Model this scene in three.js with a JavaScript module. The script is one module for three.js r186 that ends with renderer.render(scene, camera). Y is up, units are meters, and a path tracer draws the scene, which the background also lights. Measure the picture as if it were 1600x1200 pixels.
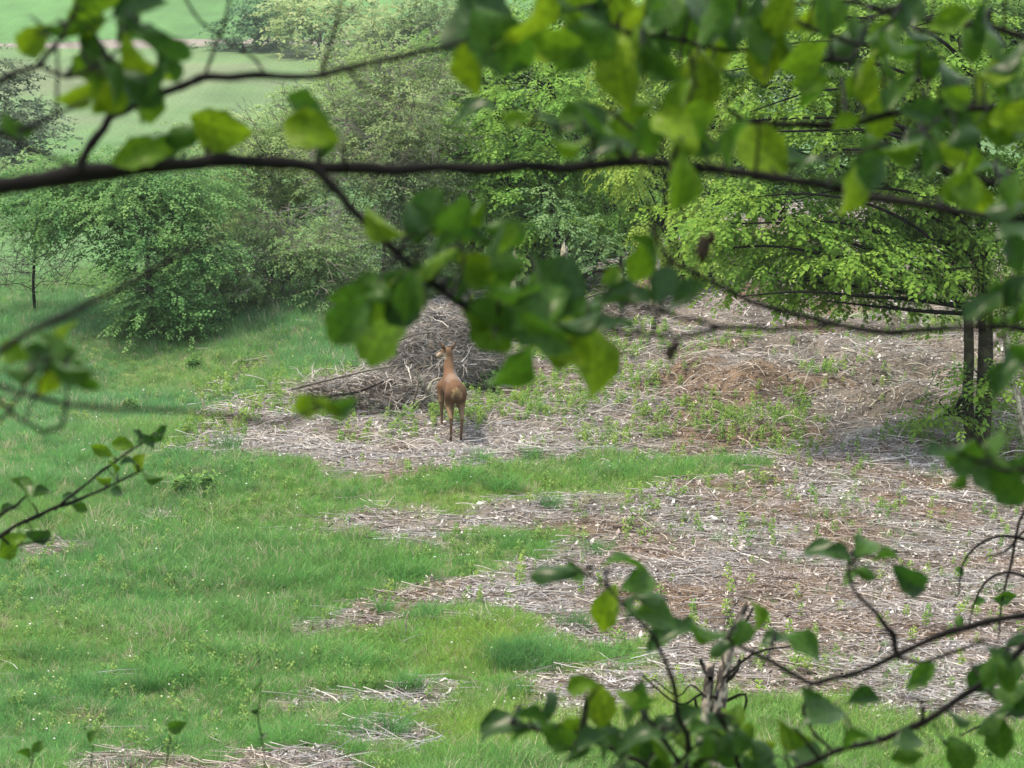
import * as THREE from 'three';
import { mergeGeometries } from 'three/addons/utils/BufferGeometryUtils.js';
import { MarchingCubes } from 'three/addons/objects/MarchingCubes.js';

// ---------------------------------------------------------------- camera, sky, sun, exposure
const scene = new THREE.Scene();
const FOV = 16, PITCH = 11.2 * Math.PI / 180, EYE = new THREE.Vector3(0, 7.5, 0);
const camera = new THREE.PerspectiveCamera(FOV, 4 / 3, 0.1, 2000);
camera.position.copy(EYE);
camera.rotation.set(-PITCH, 0, 0);
camera.focus = 34.5;
camera.userData.fStop = 10.2;
scene.add(camera);
camera.updateMatrixWorld(true);

const renderer = new THREE.WebGLRenderer({ antialias: true });
renderer.toneMapping = THREE.LinearToneMapping;
renderer.toneMappingExposure = 2.6;
renderer.shadowMap.enabled = true;

{ // an overcast evening sky: brighter overhead, even all round
  const W = 128, H = 64, a = new Float32Array(W * H * 4);
  for (let j = 0; j < H; j++) for (let i = 0; i < W; i++) {
    const el = ((j + 0.5) / H - 0.5) * Math.PI, s = Math.max(0, Math.sin(el)), k = (j * W + i) * 4;
    const L = el > 0 ? 0.42 * (1 + 1.5 * s) : 0.1;
    a[k] = L * (el > 0 ? 0.9 : 0.8); a[k + 1] = L * 1.0; a[k + 2] = L * (el > 0 ? 1.17 : 0.7); a[k + 3] = 1;
  }
  const t = new THREE.DataTexture(a, W, H, THREE.RGBAFormat, THREE.FloatType);
  t.mapping = THREE.EquirectangularReflectionMapping; t.magFilter = THREE.LinearFilter; t.minFilter = THREE.LinearFilter; t.needsUpdate = true;
  scene.background = t; scene.environment = t;
}
const sun = new THREE.DirectionalLight(0xffefd4, 3.2);
sun.position.set(-25, 56, -40); sun.target.position.set(0, 0, -36);
sun.castShadow = true; sun.shadow.radius = 20; sun.shadow.mapSize.set(2048, 2048);
Object.assign(sun.shadow.camera, { left: -45, right: 45, top: 45, bottom: -45, near: 1, far: 260 });
scene.add(sun, sun.target);

// ---------------------------------------------------------------- helpers
const V = (x, y, z) => new THREE.Vector3(x, y, z);
let seed = 1;
const srand = (s) => { seed = s >>> 0; };
function R() { seed = (seed + 0x6D2B79F5) | 0; let t = Math.imul(seed ^ (seed >>> 15), 1 | seed); t = (t + Math.imul(t ^ (t >>> 7), 61 | t)) ^ t; return ((t ^ (t >>> 14)) >>> 0) / 4294967296; }
const RR = (a, b) => a + (b - a) * R();
const gauss = () => (R() + R() + R() + R() - 2) * 1.0;
const clamp = (x, a, b) => Math.min(b, Math.max(a, x));
const sstep = (a, b, x) => { const t = clamp((x - a) / (b - a), 0, 1); return t * t * (3 - 2 * t); };
const lerp = (a, b, t) => a + (b - a) * t;
function hash2(i, j) { let h = Math.imul(i, 374761393) + Math.imul(j, 668265263) | 0; h = Math.imul(h ^ (h >>> 13), 1274126177); return ((h ^ (h >>> 16)) >>> 0) / 4294967296; }
function vnoise(x, y) { const i = Math.floor(x), j = Math.floor(y), u = x - i, v = y - j, a = u * u * (3 - 2 * u), b = v * v * (3 - 2 * v); return lerp(lerp(hash2(i, j), hash2(i + 1, j), a), lerp(hash2(i, j + 1), hash2(i + 1, j + 1), a), b); }
function fbm(x, y, n = 4) { let s = 0, w = 0.5, t = 0; for (let k = 0; k < n; k++) { s += w * vnoise(x + 17.3 * k, y - 9.1 * k); t += w; x *= 2.03; y *= 2.03; w *= 0.5; } return s / t; }

// where a point of the photograph (1600 x 1200) lies in the world at a given depth, and back
const F = 600 / Math.tan(FOV * Math.PI / 360);
const FW = V(0, -Math.sin(PITCH), -Math.cos(PITCH)), UP = V(0, Math.cos(PITCH), -Math.sin(PITCH)), RT = V(1, 0, 0);
const at = (u, v, d) => EYE.clone().addScaledVector(FW, d).addScaledVector(RT, (u - 800) / F * d).addScaledVector(UP, (600 - v) / F * d);
function seen(x, y, z) { const ry = y - EYE.y, d = ry * FW.y + z * FW.z; return [800 + F * x / d, 600 - F * (ry * UP.y + z * UP.z) / d, d]; }

// ---------------------------------------------------------------- terrain
const PROFILE = [[-60, 20], [0, 5.9], [6, 4.0], [12, 2.15], [18, 0.72], [22, 0.14], [26, 0], [36, 0], [45, -0.1], [52, -0.8], [60, -2], [80, -4.1], [100, -6], [120, -7.5], [150, -8.5], [180, -8], [220, -6.5], [260, -4], [400, 8], [700, 50]];
function profile(s) {
  let k = 0; while (k < PROFILE.length - 2 && s > PROFILE[k + 1][0]) k++;
  const p = (i) => PROFILE[clamp(i, 0, PROFILE.length - 1)], [x1, y1] = p(k), [x2, y2] = p(k + 1), [x0, y0] = p(k - 1), [x3, y3] = p(k + 2);
  const m1 = (y2 - y0) / Math.max(1e-6, x2 - x0), m2 = (y3 - y1) / Math.max(1e-6, x3 - x1), h = x2 - x1, t = clamp((s - x1) / h, -1, 2), t2 = t * t, t3 = t2 * t;
  return (2 * t3 - 3 * t2 + 1) * y1 + (t3 - 2 * t2 + t) * h * m1 + (-2 * t3 + 3 * t2) * y2 + (t3 - t2) * h * m2;
}
// outlines of the patches of dry stalks, as seen in the photograph; kept as a map over the ground
const DRY = [
  [[265, 705], [300, 660], [350, 632], [440, 606], [560, 578], [615, 560], [640, 470], [900, 440], [1750, 430], [1750, 760], [1220, 762], [1205, 735], [1100, 712], [860, 724], [700, 752], [560, 762], [500, 745], [430, 725], [330, 706]],
  [[415, 842], [520, 820], [600, 806], [700, 804], [830, 800], [980, 782], [1130, 770], [1215, 752], [1750, 740], [1750, 1136], [1380, 1132], [1260, 1120], [1050, 1100], [1035, 1040], [1030, 1014], [930, 1010], [868, 1004], [800, 966], [700, 960], [600, 975], [480, 996], [412, 985], [560, 950], [640, 922], [740, 903], [850, 894], [905, 868], [856, 850], [760, 842], [655, 862], [560, 852], [470, 846]],
  [[676, 992], [720, 978], [770, 984], [772, 1000], [700, 1002]],
  [[430, 1098], [480, 1090], [560, 1088], [620, 1080], [700, 1084], [730, 1100], [650, 1128], [600, 1112], [500, 1110], [440, 1110]],
  [[515, 1150], [580, 1132], [650, 1128], [690, 1140], [650, 1172], [560, 1172]],
  [[120, 1205], [170, 1184], [220, 1180], [240, 1200], [330, 1196], [420, 1180], [520, 1190], [560, 1230], [100, 1230]],
  [[40, 845], [100, 838], [150, 850], [130, 872], [60, 878]],
  [[300, 590], [380, 548], [440, 540], [420, 560], [340, 598]],
  [[800, 1070], [900, 1062], [1050, 1066], [1080, 1090], [1000, 1120], [860, 1118], [820, 1094]],
  [[150, 800], [230, 795], [260, 806], [200, 818]],
];
function edge(poly, x, y) { // signed distance in photo pixels, positive inside
  let inside = false, best = 1e9;
  for (let i = 0, j = poly.length - 1; i < poly.length; j = i++) {
    const [xi, yi] = poly[i], [xj, yj] = poly[j];
    if ((yi > y) !== (yj > y) && x < (xj - xi) * (y - yi) / (yj - yi) + xi) inside = !inside;
    const dx = xj - xi, dy = yj - yi, t = clamp(((x - xi) * dx + (y - yi) * dy) / (dx * dx + dy * dy), 0, 1), ex = x - xi - t * dx, ey = (y - yi - t * dy) * 1.8;
    best = Math.min(best, ex * ex + ey * ey);
  }
  return (inside ? 1 : -1) * Math.sqrt(best);
}
const MAPX0 = -13, MAPX1 = 13, MAPS0 = 15, MAPS1 = 56, MW = 390, MH = 615;
const dryMap = new Float32Array(MW * MH);
for (let j = 0; j < MH; j++) for (let i = 0; i < MW; i++) {
  const x = lerp(MAPX0, MAPX1, i / (MW - 1)), s = lerp(MAPS0, MAPS1, j / (MH - 1));
  const [u, v] = seen(x, profile(s), -s);
  const nz = (fbm(x * 1.7, s * 1.7, 4) - 0.5) * 110, nv = (fbm(x * 1.7 + 50, s * 1.7, 4) - 0.5) * 44;
  let e = -1e9; for (const p of DRY) e = Math.max(e, edge(p, u + nz, v + nv));
  dryMap[j * MW + i] = clamp(sstep(-30, 24, e) + (fbm(x * 3.1, s * 3.1 + 70, 3) - 0.5) * 0.9 * sstep(-50, 0, e) * (1 - sstep(16, 50, e)), 0, 1);
}
function dry(x, s) {
  if (x <= MAPX0 || x >= MAPX1 || s <= MAPS0 || s >= MAPS1) return x > 3 && s > 25 && s < 70 ? 0.6 : 0;
  const fx = (x - MAPX0) / (MAPX1 - MAPX0) * (MW - 1), fy = (s - MAPS0) / (MAPS1 - MAPS0) * (MH - 1), i = Math.floor(fx), j = Math.floor(fy), a = fx - i, b = fy - j, k = j * MW + i;
  return lerp(lerp(dryMap[k], dryMap[k + 1], a), lerp(dryMap[k + MW], dryMap[k + MW + 1], a), b);
}
function height(x, s) {
  let y = profile(s);
  const near = sstep(16, 22, s) * (1 - sstep(70, 110, s));
  y += near * (fbm(x * 0.35, s * 0.35, 3) - 0.5) * 0.5 * sstep(19, 24, s);
  y += 1.5 * sstep(0.3, 5.5, x) * sstep(37, 47, s);                         // the bank on the right
  y += 0.42 * sstep(1.2, 3.4, x) * Math.exp(-(((s - 37.2) / 1.7) ** 2)) * (0.5 + fbm(x * 0.9, s * 0.9, 2)); // heap line in front of it
  y += 0.34 * sstep(0.6, 2.2, x) * sstep(33.6, 36, s) * (1 - sstep(41, 45, s)) * (fbm(x * 1.1 + 4, s * 1.3 + x * 0.5, 3) - 0.45) * 2;   // hummocks of cut brush
  y -= 0.35 * sstep(-2.5, -5, x) * Math.exp(-(((s - 39) / 4) ** 2));        // hollow on the left
  y += 0.35 * Math.exp(-(((s - 43.5) / 2.5) ** 2)) * Math.exp(-(((x + 3.2) / 2) ** 2));
  if (s > 15 && s < 56) { const d = dry(x, s); y += d * (0.16 * (fbm(x * 2.4, s * 2.4, 3) - 0.35) + 0.07 * (vnoise(x * 7, s * 7) - 0.5)) + (1 - d) * 0.13 * (fbm(x * 1.5 + 9, s * 1.8, 2) - 0.5); }
  else if (s >= 56) y += (fbm(x * 0.06, s * 0.06, 3) - 0.5) * 1.6 * sstep(56, 90, s);
  return y;
}
const groundAt = (x, z) => V(x, height(x, -z), z);
function onGround(u, v) { // the ground point that the photograph shows at (u, v)
  const a = at(u, v, 1).sub(EYE).normalize(); let t = 12, prev = 12;
  for (; t < 400; t += 0.05 + t * 0.001) { const y = EYE.y + a.y * t, x = a.x * t, s = -a.z * t; if (y < height(x, s)) break; prev = t; }
  const m = (t + prev) / 2; return groundAt(a.x * m, a.z * m);
}

// ---------------------------------------------------------------- textures and materials
function dataTex(n, fn, repeat, srgb) {
  const d = new Uint8Array(n * n * 4);
  for (let j = 0; j < n; j++) for (let i = 0; i < n; i++) { const c = fn(i / n, j / n), k = (j * n + i) * 4; d[k] = clamp(c[0], 0, 1) * 255; d[k + 1] = clamp(c[1], 0, 1) * 255; d[k + 2] = clamp(c[2], 0, 1) * 255; d[k + 3] = 255; }
  const t = new THREE.DataTexture(d, n, n, THREE.RGBAFormat); t.wrapS = t.wrapT = THREE.RepeatWrapping; t.magFilter = THREE.LinearFilter; t.minFilter = THREE.LinearMipmapLinearFilter; t.generateMipmaps = true;
  if (srgb) t.colorSpace = THREE.SRGBColorSpace; if (repeat) t.repeat.set(repeat, repeat); t.needsUpdate = true; return t;
}
const tn = (x, y, p) => { const i = Math.floor(x), j = Math.floor(y), u = x - i, v = y - j, a = u * u * (3 - 2 * u), b = v * v * (3 - 2 * v), h = (q, r) => hash2(((q % p) + p) % p + p * 31, ((r % p) + p) % p); return lerp(lerp(h(i, j), h(i + 1, j), a), lerp(h(i, j + 1), h(i + 1, j + 1), a), b); };
const grain = dataTex(512, (x, y) => { const g = 0.35 * tn(x * 16, y * 16, 16) + 0.3 * tn(x * 64, y * 64, 64) + 0.35 * tn(x * 200, y * 200, 200); const w = 0.62 + 0.38 * g * 1.3; return [w, w, w * 0.97]; }, null, true);
const grainBump = dataTex(512, (x, y) => { const g = 0.5 * tn(x * 40, y * 40, 40) + 0.5 * tn(x * 150, y * 150, 150); return [g, g, g]; });
const barkMap = dataTex(256, (x, y) => { const g = 0.45 * tn(x * 10, y * 6, 1e5) + 0.55 * tn(x * 60, y * 14, 1e5), l = tn(x * 9 + 5, y * 9, 1e5) > 0.66 ? 0.35 : 0; return [0.45 + 0.5 * g + l * 0.5, 0.45 + 0.48 * g + l * 0.6, 0.43 + 0.45 * g + l * 0.5]; }, null, true);
const lichenMap = dataTex(256, (x, y) => { const g = tn(x * 14, y * 5, 1e5) * 0.6 + tn(x * 60, y * 30, 1e5) * 0.4, k = g < 0.36 ? 0.42 : g < 0.46 ? 0.7 : 0.98; return [k, k * (g > 0.6 ? 1.02 : 0.95), k * 0.92]; }, null, true);
const barkBump = dataTex(256, (x, y) => { const g = 0.4 * tn(x * 12, y * 8, 1e5) + 0.6 * tn(x * 50, y * 12, 1e5); return [g, g, g]; });
const leafMap = dataTex(128, (x, y) => { // midrib, side veins and small blotches of an alder leaf
  const m = Math.abs(x - 0.5), rib = Math.exp(-((m / 0.018) ** 2)), q = (y - m * 0.75) * 8.5, vein = Math.exp(-(((q - Math.round(q)) / 0.09) ** 2)) * (m < 0.46 ? 1 : 0);
  const n = 0.82 + 0.22 * (vnoise(x * 14, y * 14) - 0.5) + 0.16 * (vnoise(x * 50, y * 50) - 0.5);
  return [n + 0.2 * rib + 0.08 * vein, n + 0.16 * rib + 0.06 * vein, n + 0.1 * rib];
}, null, true);
const leafBump = dataTex(128, (x, y) => { const m = Math.abs(x - 0.5), q = (y - m * 0.75) * 8.5, g = 0.6 - 0.5 * Math.exp(-((m / 0.025) ** 2)) - 0.35 * Math.exp(-(((q - Math.round(q)) / 0.16) ** 2)) + 0.1 * vnoise(x * 30, y * 30); return [g, g, g]; });
const col = (r, g, b) => new THREE.Color().setRGB(r, g, b);
const std = (c, o = {}) => new THREE.MeshPhysicalMaterial({ color: c, roughness: 0.95, specularIntensity: 0.35, side: THREE.DoubleSide, ...o });
const thinLeaf = (c, tr, o = {}) => new THREE.MeshPhysicalMaterial({ color: c, roughness: 1, specularIntensity: 0.15, transmission: tr, thickness: 0, side: THREE.DoubleSide, ...o });
const M = {
  ground: std(0xffffff, { vertexColors: true, map: grain, bumpMap: grainBump, bumpScale: 0.02 }),
  grass: thinLeaf(0xffffff, 0.35), litter: std(0xffffff), weed: thinLeaf(0xffffff, 0.35),
  leaf: thinLeaf(0xffffff, 0.42, { clearcoat: 0.08, clearcoatRoughness: 0.45 }),
  bark: std(col(0.04, 0.034, 0.028), { map: barkMap, bumpMap: barkBump, bumpScale: 0.004 }),
  darkBark: std(col(0.011, 0.009, 0.009), { map: barkMap, bumpMap: barkBump, bumpScale: 0.0015 }),
  greyBark: std(col(0.2, 0.185, 0.165), { map: barkMap, bumpMap: barkBump, bumpScale: 0.003 }),
  paleWood: std(col(0.56, 0.5, 0.42), { map: barkMap, bumpMap: barkBump, bumpScale: 0.002 }),
  twig: std(0xffffff),
  alderLeaf: [[0.155, 0.265, 0.008], [0.1, 0.205, 0.008], [0.05, 0.135, 0.008], [0.026, 0.082, 0.009]].map((c, i) => thinLeaf(col(...c), 0.5, { map: leafMap, bumpMap: leafBump, bumpScale: 0.0006, clearcoat: [0.12, 0.15, 0.3, 0.42][i], clearcoatRoughness: 0.33 })),  // leaf tones vary; brightest for backlit leaves, darkest for shaded, light put into colour
  fur: std(0xffffff, { vertexColors: true, roughness: 0.95 }),
  lichenBark: std(col(0.26, 0.245, 0.22), { map: lichenMap, bumpMap: barkBump, bumpScale: 0.006 }),
  cone: std(col(0.03, 0.022, 0.016)),
};

// ---------------------------------------------------------------- scene graph helpers
const taken = {};
function numbered(n) { const k = taken[n] = (taken[n] ?? -1) + 1; return k ? n + '_' + String(k).padStart(3, '0') : n; }
function thing(name, label, category, base, group, kind) {
  const o = new THREE.Group(); o.name = numbered(name); o.position.copy(base); scene.add(o);
  o.userData = kind ? { label, category, kind } : { label, category }; if (group) o.userData.group = group; return o;
}
function part(parent, name, geo, mat, opts = {}) { // geometry in world metres
  const g = parent.isScene ? geo : geo.clone(); let p = parent; while (p && !p.isGroup) p = p.parent;
  if (p && !p.isScene) g.translate(-p.position.x, -p.position.y, -p.position.z);
  const m = new THREE.Mesh(g, mat); m.name = name; m.castShadow = m.receiveShadow = true; if (opts.kind) m.userData.kind = opts.kind; if (opts.label) m.userData.label = opts.label; parent.add(m); return m;
}
function copies(parent, name, geo, mat, list, kind = 'stuff') { // list of {m: Matrix4 in world, c: Color}
  const im = new THREE.InstancedMesh(geo, mat, list.length); im.name = name; im.castShadow = im.receiveShadow = true; im.userData.kind = kind;
  const off = parent.isScene ? null : new THREE.Matrix4().makeTranslation(-parent.position.x, -parent.position.y, -parent.position.z);
  list.forEach((o, i) => { im.setMatrixAt(i, off ? off.clone().multiply(o.m) : o.m); if (o.c) im.setColorAt(i, o.c); });
  parent.add(im); return im;
}
const mat4 = (p, q, s) => new THREE.Matrix4().compose(p, q, s.isVector3 ? s : V(s, s, s));
const quatE = (x, y, z) => new THREE.Quaternion().setFromEuler(new THREE.Euler(x, y, z, 'YXZ'));
function basisQ(y, n) { const t = y.clone().normalize(), b = new THREE.Vector3().crossVectors(t, n).normalize(), z = new THREE.Vector3().crossVectors(b, t); return new THREE.Quaternion().setFromRotationMatrix(new THREE.Matrix4().makeBasis(b, t, z)); }
function tube(pts, radii, sides = 6, sub = 3, wob = 0) {
  const c = pts.length > 2 || sub > 1 ? new THREE.CatmullRomCurve3(pts, false, 'centripetal') : null, n = c ? (pts.length - 1) * sub : pts.length - 1;
  const pos = [], uv = [], idx = []; let N = null, len = 0, last = null;
  for (let i = 0; i <= n; i++) {
    const f = i / n * (pts.length - 1), k = Math.min(pts.length - 2, Math.floor(f)), p = c ? c.getPoint(i / n) : pts[i].clone();
    const T = (c ? c.getTangent(i / n) : pts[Math.min(i + 1, n)].clone().sub(pts[Math.max(i - 1, 0)])).normalize();
    if (!N) N = Math.abs(T.y) > 0.9 ? V(1, 0, 0) : V(0, 1, 0);
    N = N.clone().addScaledVector(T, -N.dot(T)).normalize(); const B = new THREE.Vector3().crossVectors(T, N);
    if (last) len += p.distanceTo(last); last = p;
    let r = lerp(radii[k], radii[k + 1], f - k); if (wob && i < n) r *= 1 + (R() - 0.5) * wob;
    for (let j = 0; j <= sides; j++) { const a = j / sides * Math.PI * 2, q = p.clone().addScaledVector(N, Math.cos(a) * r).addScaledVector(B, Math.sin(a) * r); pos.push(q.x, q.y, q.z); uv.push(j / sides * Math.max(0.12, r * 12), len * 2.2); }
  }
  for (let i = 0; i < n; i++) for (let j = 0; j < sides; j++) { const a = i * (sides + 1) + j, b = a + sides + 1; idx.push(a, b, a + 1, b, b + 1, a + 1); }
  const e = pos.length / 3, p0 = last; pos.push(p0.x, p0.y, p0.z); uv.push(0, len); for (let j = 0; j < sides; j++) idx.push(n * (sides + 1) + j, e, n * (sides + 1) + j + 1);
  const g = new THREE.BufferGeometry(); g.setAttribute('position', new THREE.Float32BufferAttribute(pos, 3)); g.setAttribute('uv', new THREE.Float32BufferAttribute(uv, 2)); g.setIndex(idx); g.computeVertexNormals(); return g;
}
function soup(pos, idx, uv) { const g = new THREE.BufferGeometry(); g.setAttribute('position', new THREE.Float32BufferAttribute(pos, 3)); if (uv) g.setAttribute('uv', new THREE.Float32BufferAttribute(uv, 2)); g.setIndex(idx); g.computeVertexNormals(); return g; }

// ---------------------------------------------------------------- the ground
{
  const xs = [], ss = [];
  for (let x = -420; x < -60; x += 30) xs.push(x); for (let x = -60; x < -12; x += 0.8) xs.push(x); for (let x = -12; x < 12; x += 0.1) xs.push(x); for (let x = 12; x < 60; x += 3) xs.push(x); for (let x = 60; x <= 420; x += 30) xs.push(x);
  for (let s = -60; s < 15; s += 1.5) ss.push(s); for (let s = 15; s < 48; s += 0.11) ss.push(s); for (let s = 48; s < 70; s += 0.5) ss.push(s); for (let s = 70; s < 300; s += 1.2) ss.push(s); for (let s = 300; s <= 700; s += 20) ss.push(s);
  const pos = [], uv = [], cl = [], idx = [], nx = xs.length;
  const soil = [0.17, 0.145, 0.13], thatch = [0.12, 0.17, 0.055], wood = [0.09, 0.075, 0.05];
  for (const s of ss) for (const x of xs) {
    pos.push(x, height(x, s), -s); uv.push(x / 1.7, s / 1.7);
    let c;
    if (s < 62) {
      const d = dry(x, s), n = fbm(x * 0.8, s * 0.8, 3), w = sstep(1, 6, x) * sstep(44, 50, s);
      const red = sstep(0.5, 0.68, fbm(x * 0.8 + 60, s * 1.1, 3)), sl = [lerp(soil[0], 0.15, red), lerp(soil[1], 0.105, red), lerp(soil[2], 0.075, red)];
      c = thatch.map((t, k) => lerp(lerp(t * (0.8 + 0.4 * n), sl[k] * (0.6 + 0.7 * vnoise(x * 5, s * 5)), d), wood[k], w));
    }
    if (s >= 55) { // meadows of the valley and of the slope across it
      const n = fbm(x * 0.12, s * 0.08, 3), q = s + (fbm(x * 0.03, 3, 2) - 0.5) * 8;
      const mid = [0.075, 0.16, 0.05], pale = [0.11, 0.18, 0.075], lush = [0.075, 0.175, 0.05], track = [0.2, 0.175, 0.16];
      let f = mid.map((m, k) => lerp(m, pale[k] * 0.7, sstep(0.45, 0.7, n) * 0.6));
      const p = sstep(148, 158, q) * (1 - sstep(203, 205, q)); f = f.map((m, k) => lerp(m, pale[k] * (0.85 + 0.3 * n), p * 0.85));
      const t = sstep(203, 204, q) * (1 - sstep(207.5, 208.5, q)); f = f.map((m, k) => lerp(m, track[k], t));
      const l = sstep(208, 210, q); f = f.map((m, k) => lerp(m, lush[k] * (0.85 + 0.3 * fbm(x * 0.2, s * 0.05, 3)), l));
      const worn = sstep(0.5, 0.66, fbm(x * 0.09 + 8, s * 0.055 + 3, 3)) * sstep(120, 150, s) * (1 - sstep(200, 204, q)), fine = 0.72 + 0.56 * fbm(x * 0.9, s * 0.35, 3); f = f.map((m, k) => lerp(m, [0.145, 0.16, 0.1][k], worn * 0.6) * fine);
      const bl = sstep(55, 62, s); c = c ? c.map((m, k) => lerp(m, f[k], bl)) : f;
    }
    cl.push(c[0], c[1], c[2]);
  }
  for (let j = 0; j < ss.length - 1; j++) for (let i = 0; i < nx - 1; i++) { const a = j * nx + i; idx.push(a, a + 1, a + nx, a + 1, a + nx + 1, a + nx); }
  const g = soup(pos, idx, uv); g.setAttribute('color', new THREE.Float32BufferAttribute(cl, 3));
  const m = part(scene, 'ground', g, M.ground); m.userData = { kind: 'structure', label: 'rough meadow slope running down into the valley', category: 'ground' };
}

// ---------------------------------------------------------------- grass, dry stalks and seedlings: what nobody could count
function bladeTuft(n, spread, len, width, lean) {
  const pos = [], idx = [];
  for (let k = 0; k < n; k++) {
    const a = R() * 6.283, r = Math.sqrt(R()) * spread, x = Math.cos(a) * r, z = Math.sin(a) * r, dir = a + gauss() * 1.2, L = len * RR(0.55, 1.15), bend = lean * RR(0.3, 1.5), ph = R() * 6.283, px = Math.cos(ph) * width / 2, pz = Math.sin(ph) * width / 2;
    const b = pos.length / 3;
    for (const [t, w] of [[0, 1], [0.45, 0.85], [0.8, 0.5], [1, 0]]) {
      const o = bend * t * t * L, y = L * t * (1 - 0.35 * bend * t), cx = x + Math.cos(dir) * o, cz = z + Math.sin(dir) * o;
      if (w) pos.push(cx - px * w, y, cz - pz * w, cx + px * w, y, cz + pz * w); else pos.push(cx, y, cz);
    }
    idx.push(b, b + 1, b + 2, b + 1, b + 3, b + 2, b + 2, b + 3, b + 4, b + 3, b + 5, b + 4, b + 4, b + 5, b + 6);
  }
  return soup(pos, idx);
}
srand(11);
{
  const geos = [bladeTuft(16, 0.07, 0.15, 0.0055, 0.45), bladeTuft(16, 0.08, 0.19, 0.0055, 0.6), bladeTuft(14, 0.06, 0.12, 0.0065, 0.8)], lists = [[], [], []], rank = [];
  const tall = bladeTuft(34, 0.09, 0.28, 0.006, 0.7);
  const visible = (x, y, s, m) => { const [u, v] = seen(x, y, -s); return u > -m && u < 1600 + m && v > -m && v < 1200 + m * 1.6; };
  let tries = 0;
  for (let n = 0; n < 74000 && tries < 400000; tries++) {
    const s = 19 + 35 * Math.pow(R(), 1.15), hw = s * 0.215 + 0.6, x = RR(-hw, hw);
    const d = dry(x, s), patch = fbm(x * 0.55 + 3, s * 0.55, 3);
    if (R() > (1 - d * d * 1.04) * (0.75 + 0.5 * patch)) { if (!(d > 0.3 && R() < (s < 30 ? 0.09 : 0.03) * sstep(0.35, 0.6, patch))) continue; }
    if (x > 1.5 && s > 44) continue;
    const y = height(x, s); if (!visible(x, y, s, 160)) continue;
    const far = 1 + 0.5 * sstep(36, 50, s), sc = RR(0.6, 1.15) * (0.45 + 1.1 * patch) * far * (1 - 0.35 * d);
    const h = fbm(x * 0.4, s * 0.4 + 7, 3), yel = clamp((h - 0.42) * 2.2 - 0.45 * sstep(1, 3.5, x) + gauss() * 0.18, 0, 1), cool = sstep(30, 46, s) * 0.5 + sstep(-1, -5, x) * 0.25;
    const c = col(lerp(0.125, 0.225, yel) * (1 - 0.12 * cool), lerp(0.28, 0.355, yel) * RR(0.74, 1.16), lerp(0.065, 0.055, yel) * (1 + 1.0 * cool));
    if (R() < 0.09) c.setRGB(0.4, 0.37, 0.24);
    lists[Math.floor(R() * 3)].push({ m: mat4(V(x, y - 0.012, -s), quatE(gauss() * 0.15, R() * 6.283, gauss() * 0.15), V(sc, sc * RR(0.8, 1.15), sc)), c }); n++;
  }
  const clump = (u, v, w, h, n, tone) => { for (let k = 0; k < n; k++) { const p = onGround(u + gauss() * w, v + gauss() * h), sc = RR(0.6, 1.05); rank.push({ m: mat4(p.setY(p.y - 0.01), quatE(gauss() * 0.2, R() * 6.283, gauss() * 0.2), sc), c: col(...tone).multiplyScalar(RR(0.85, 1.15)) }); } };
  const deep = [0.075, 0.2, 0.055], mid = [0.1, 0.25, 0.06];
  clump(815, 1030, 60, 12, 46, deep); clump(620, 905, 60, 12, 26, mid); clump(95, 690, 34, 8, 14, deep); clump(250, 900, 60, 8, 16, mid); clump(470, 915, 60, 8, 18, mid); clump(350, 1020, 40, 8, 14, mid); clump(130, 1085, 60, 10, 22, deep); clump(300, 1065, 60, 10, 22, mid);
  clump(90, 1030, 50, 8, 16, deep); clump(520, 930, 50, 6, 12, mid); clump(560, 1045, 60, 10, 18, mid); clump(1010, 745, 70, 8, 16, mid); clump(760, 765, 80, 8, 18, mid); clump(450, 1160, 60, 12, 18, mid); clump(930, 1035, 60, 10, 16, mid);
  for (let k = 0; k < 60; k++) clump(RR(-40, 1000), RR(700, 1190), 26, 5, 5, R() < 0.5 ? deep : R() < 0.7 ? mid : [0.3, 0.29, 0.17]);
  const grass = thing('meadow_grass', 'short green grass covering the meadow', 'grass', V(0, 0, -30), null, 'stuff');
  geos.forEach((g, k) => copies(grass, 'grass_blades', g, M.grass, lists[k]));
  copies(grass, 'long_grass_blades', tall, M.grass, rank);
}
srand(23);
const stalkGeo = (() => { const out = []; for (let k = 0; k < 4; k++) { const p = []; for (let i = 0; i <= 3; i++) p.push(V((i / 3 - 0.5), (R() - 0.4) * 0.07 * (i % 3 ? 1 : 0.4), (R() - 0.5) * 0.16)); out.push(tube(p, [0.011, 0.01, 0.008, 0.004], 4, 1)); } return out; })();
const scrapGeo = (() => { const out = []; for (let k = 0; k < 3; k++) { const pos = [], idx = [], n = 5; for (let i = 0; i < n; i++) { const x = i / (n - 1) - 0.5, w = 0.16 * Math.sin(Math.PI * (i + 0.7) / (n + 0.4)) * RR(0.6, 1.3), y = 0.22 * (x * x - 0.1) + gauss() * 0.06, z = gauss() * 0.1; pos.push(x, y, z - w, x, y + gauss() * 0.09, z + w); if (i) { const b = i * 2; idx.push(b - 2, b - 1, b, b - 1, b + 1, b); } } out.push(soup(pos, idx)); } return out; })();
const litterTone = () => { const q = R(); return q < 0.4 ? col(0.33, 0.305, 0.295) : q < 0.64 ? col(0.44, 0.415, 0.4) : q < 0.74 ? col(0.57, 0.545, 0.5) : q < 0.88 ? col(0.19, 0.155, 0.135) : col(0.085, 0.065, 0.05); };
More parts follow.
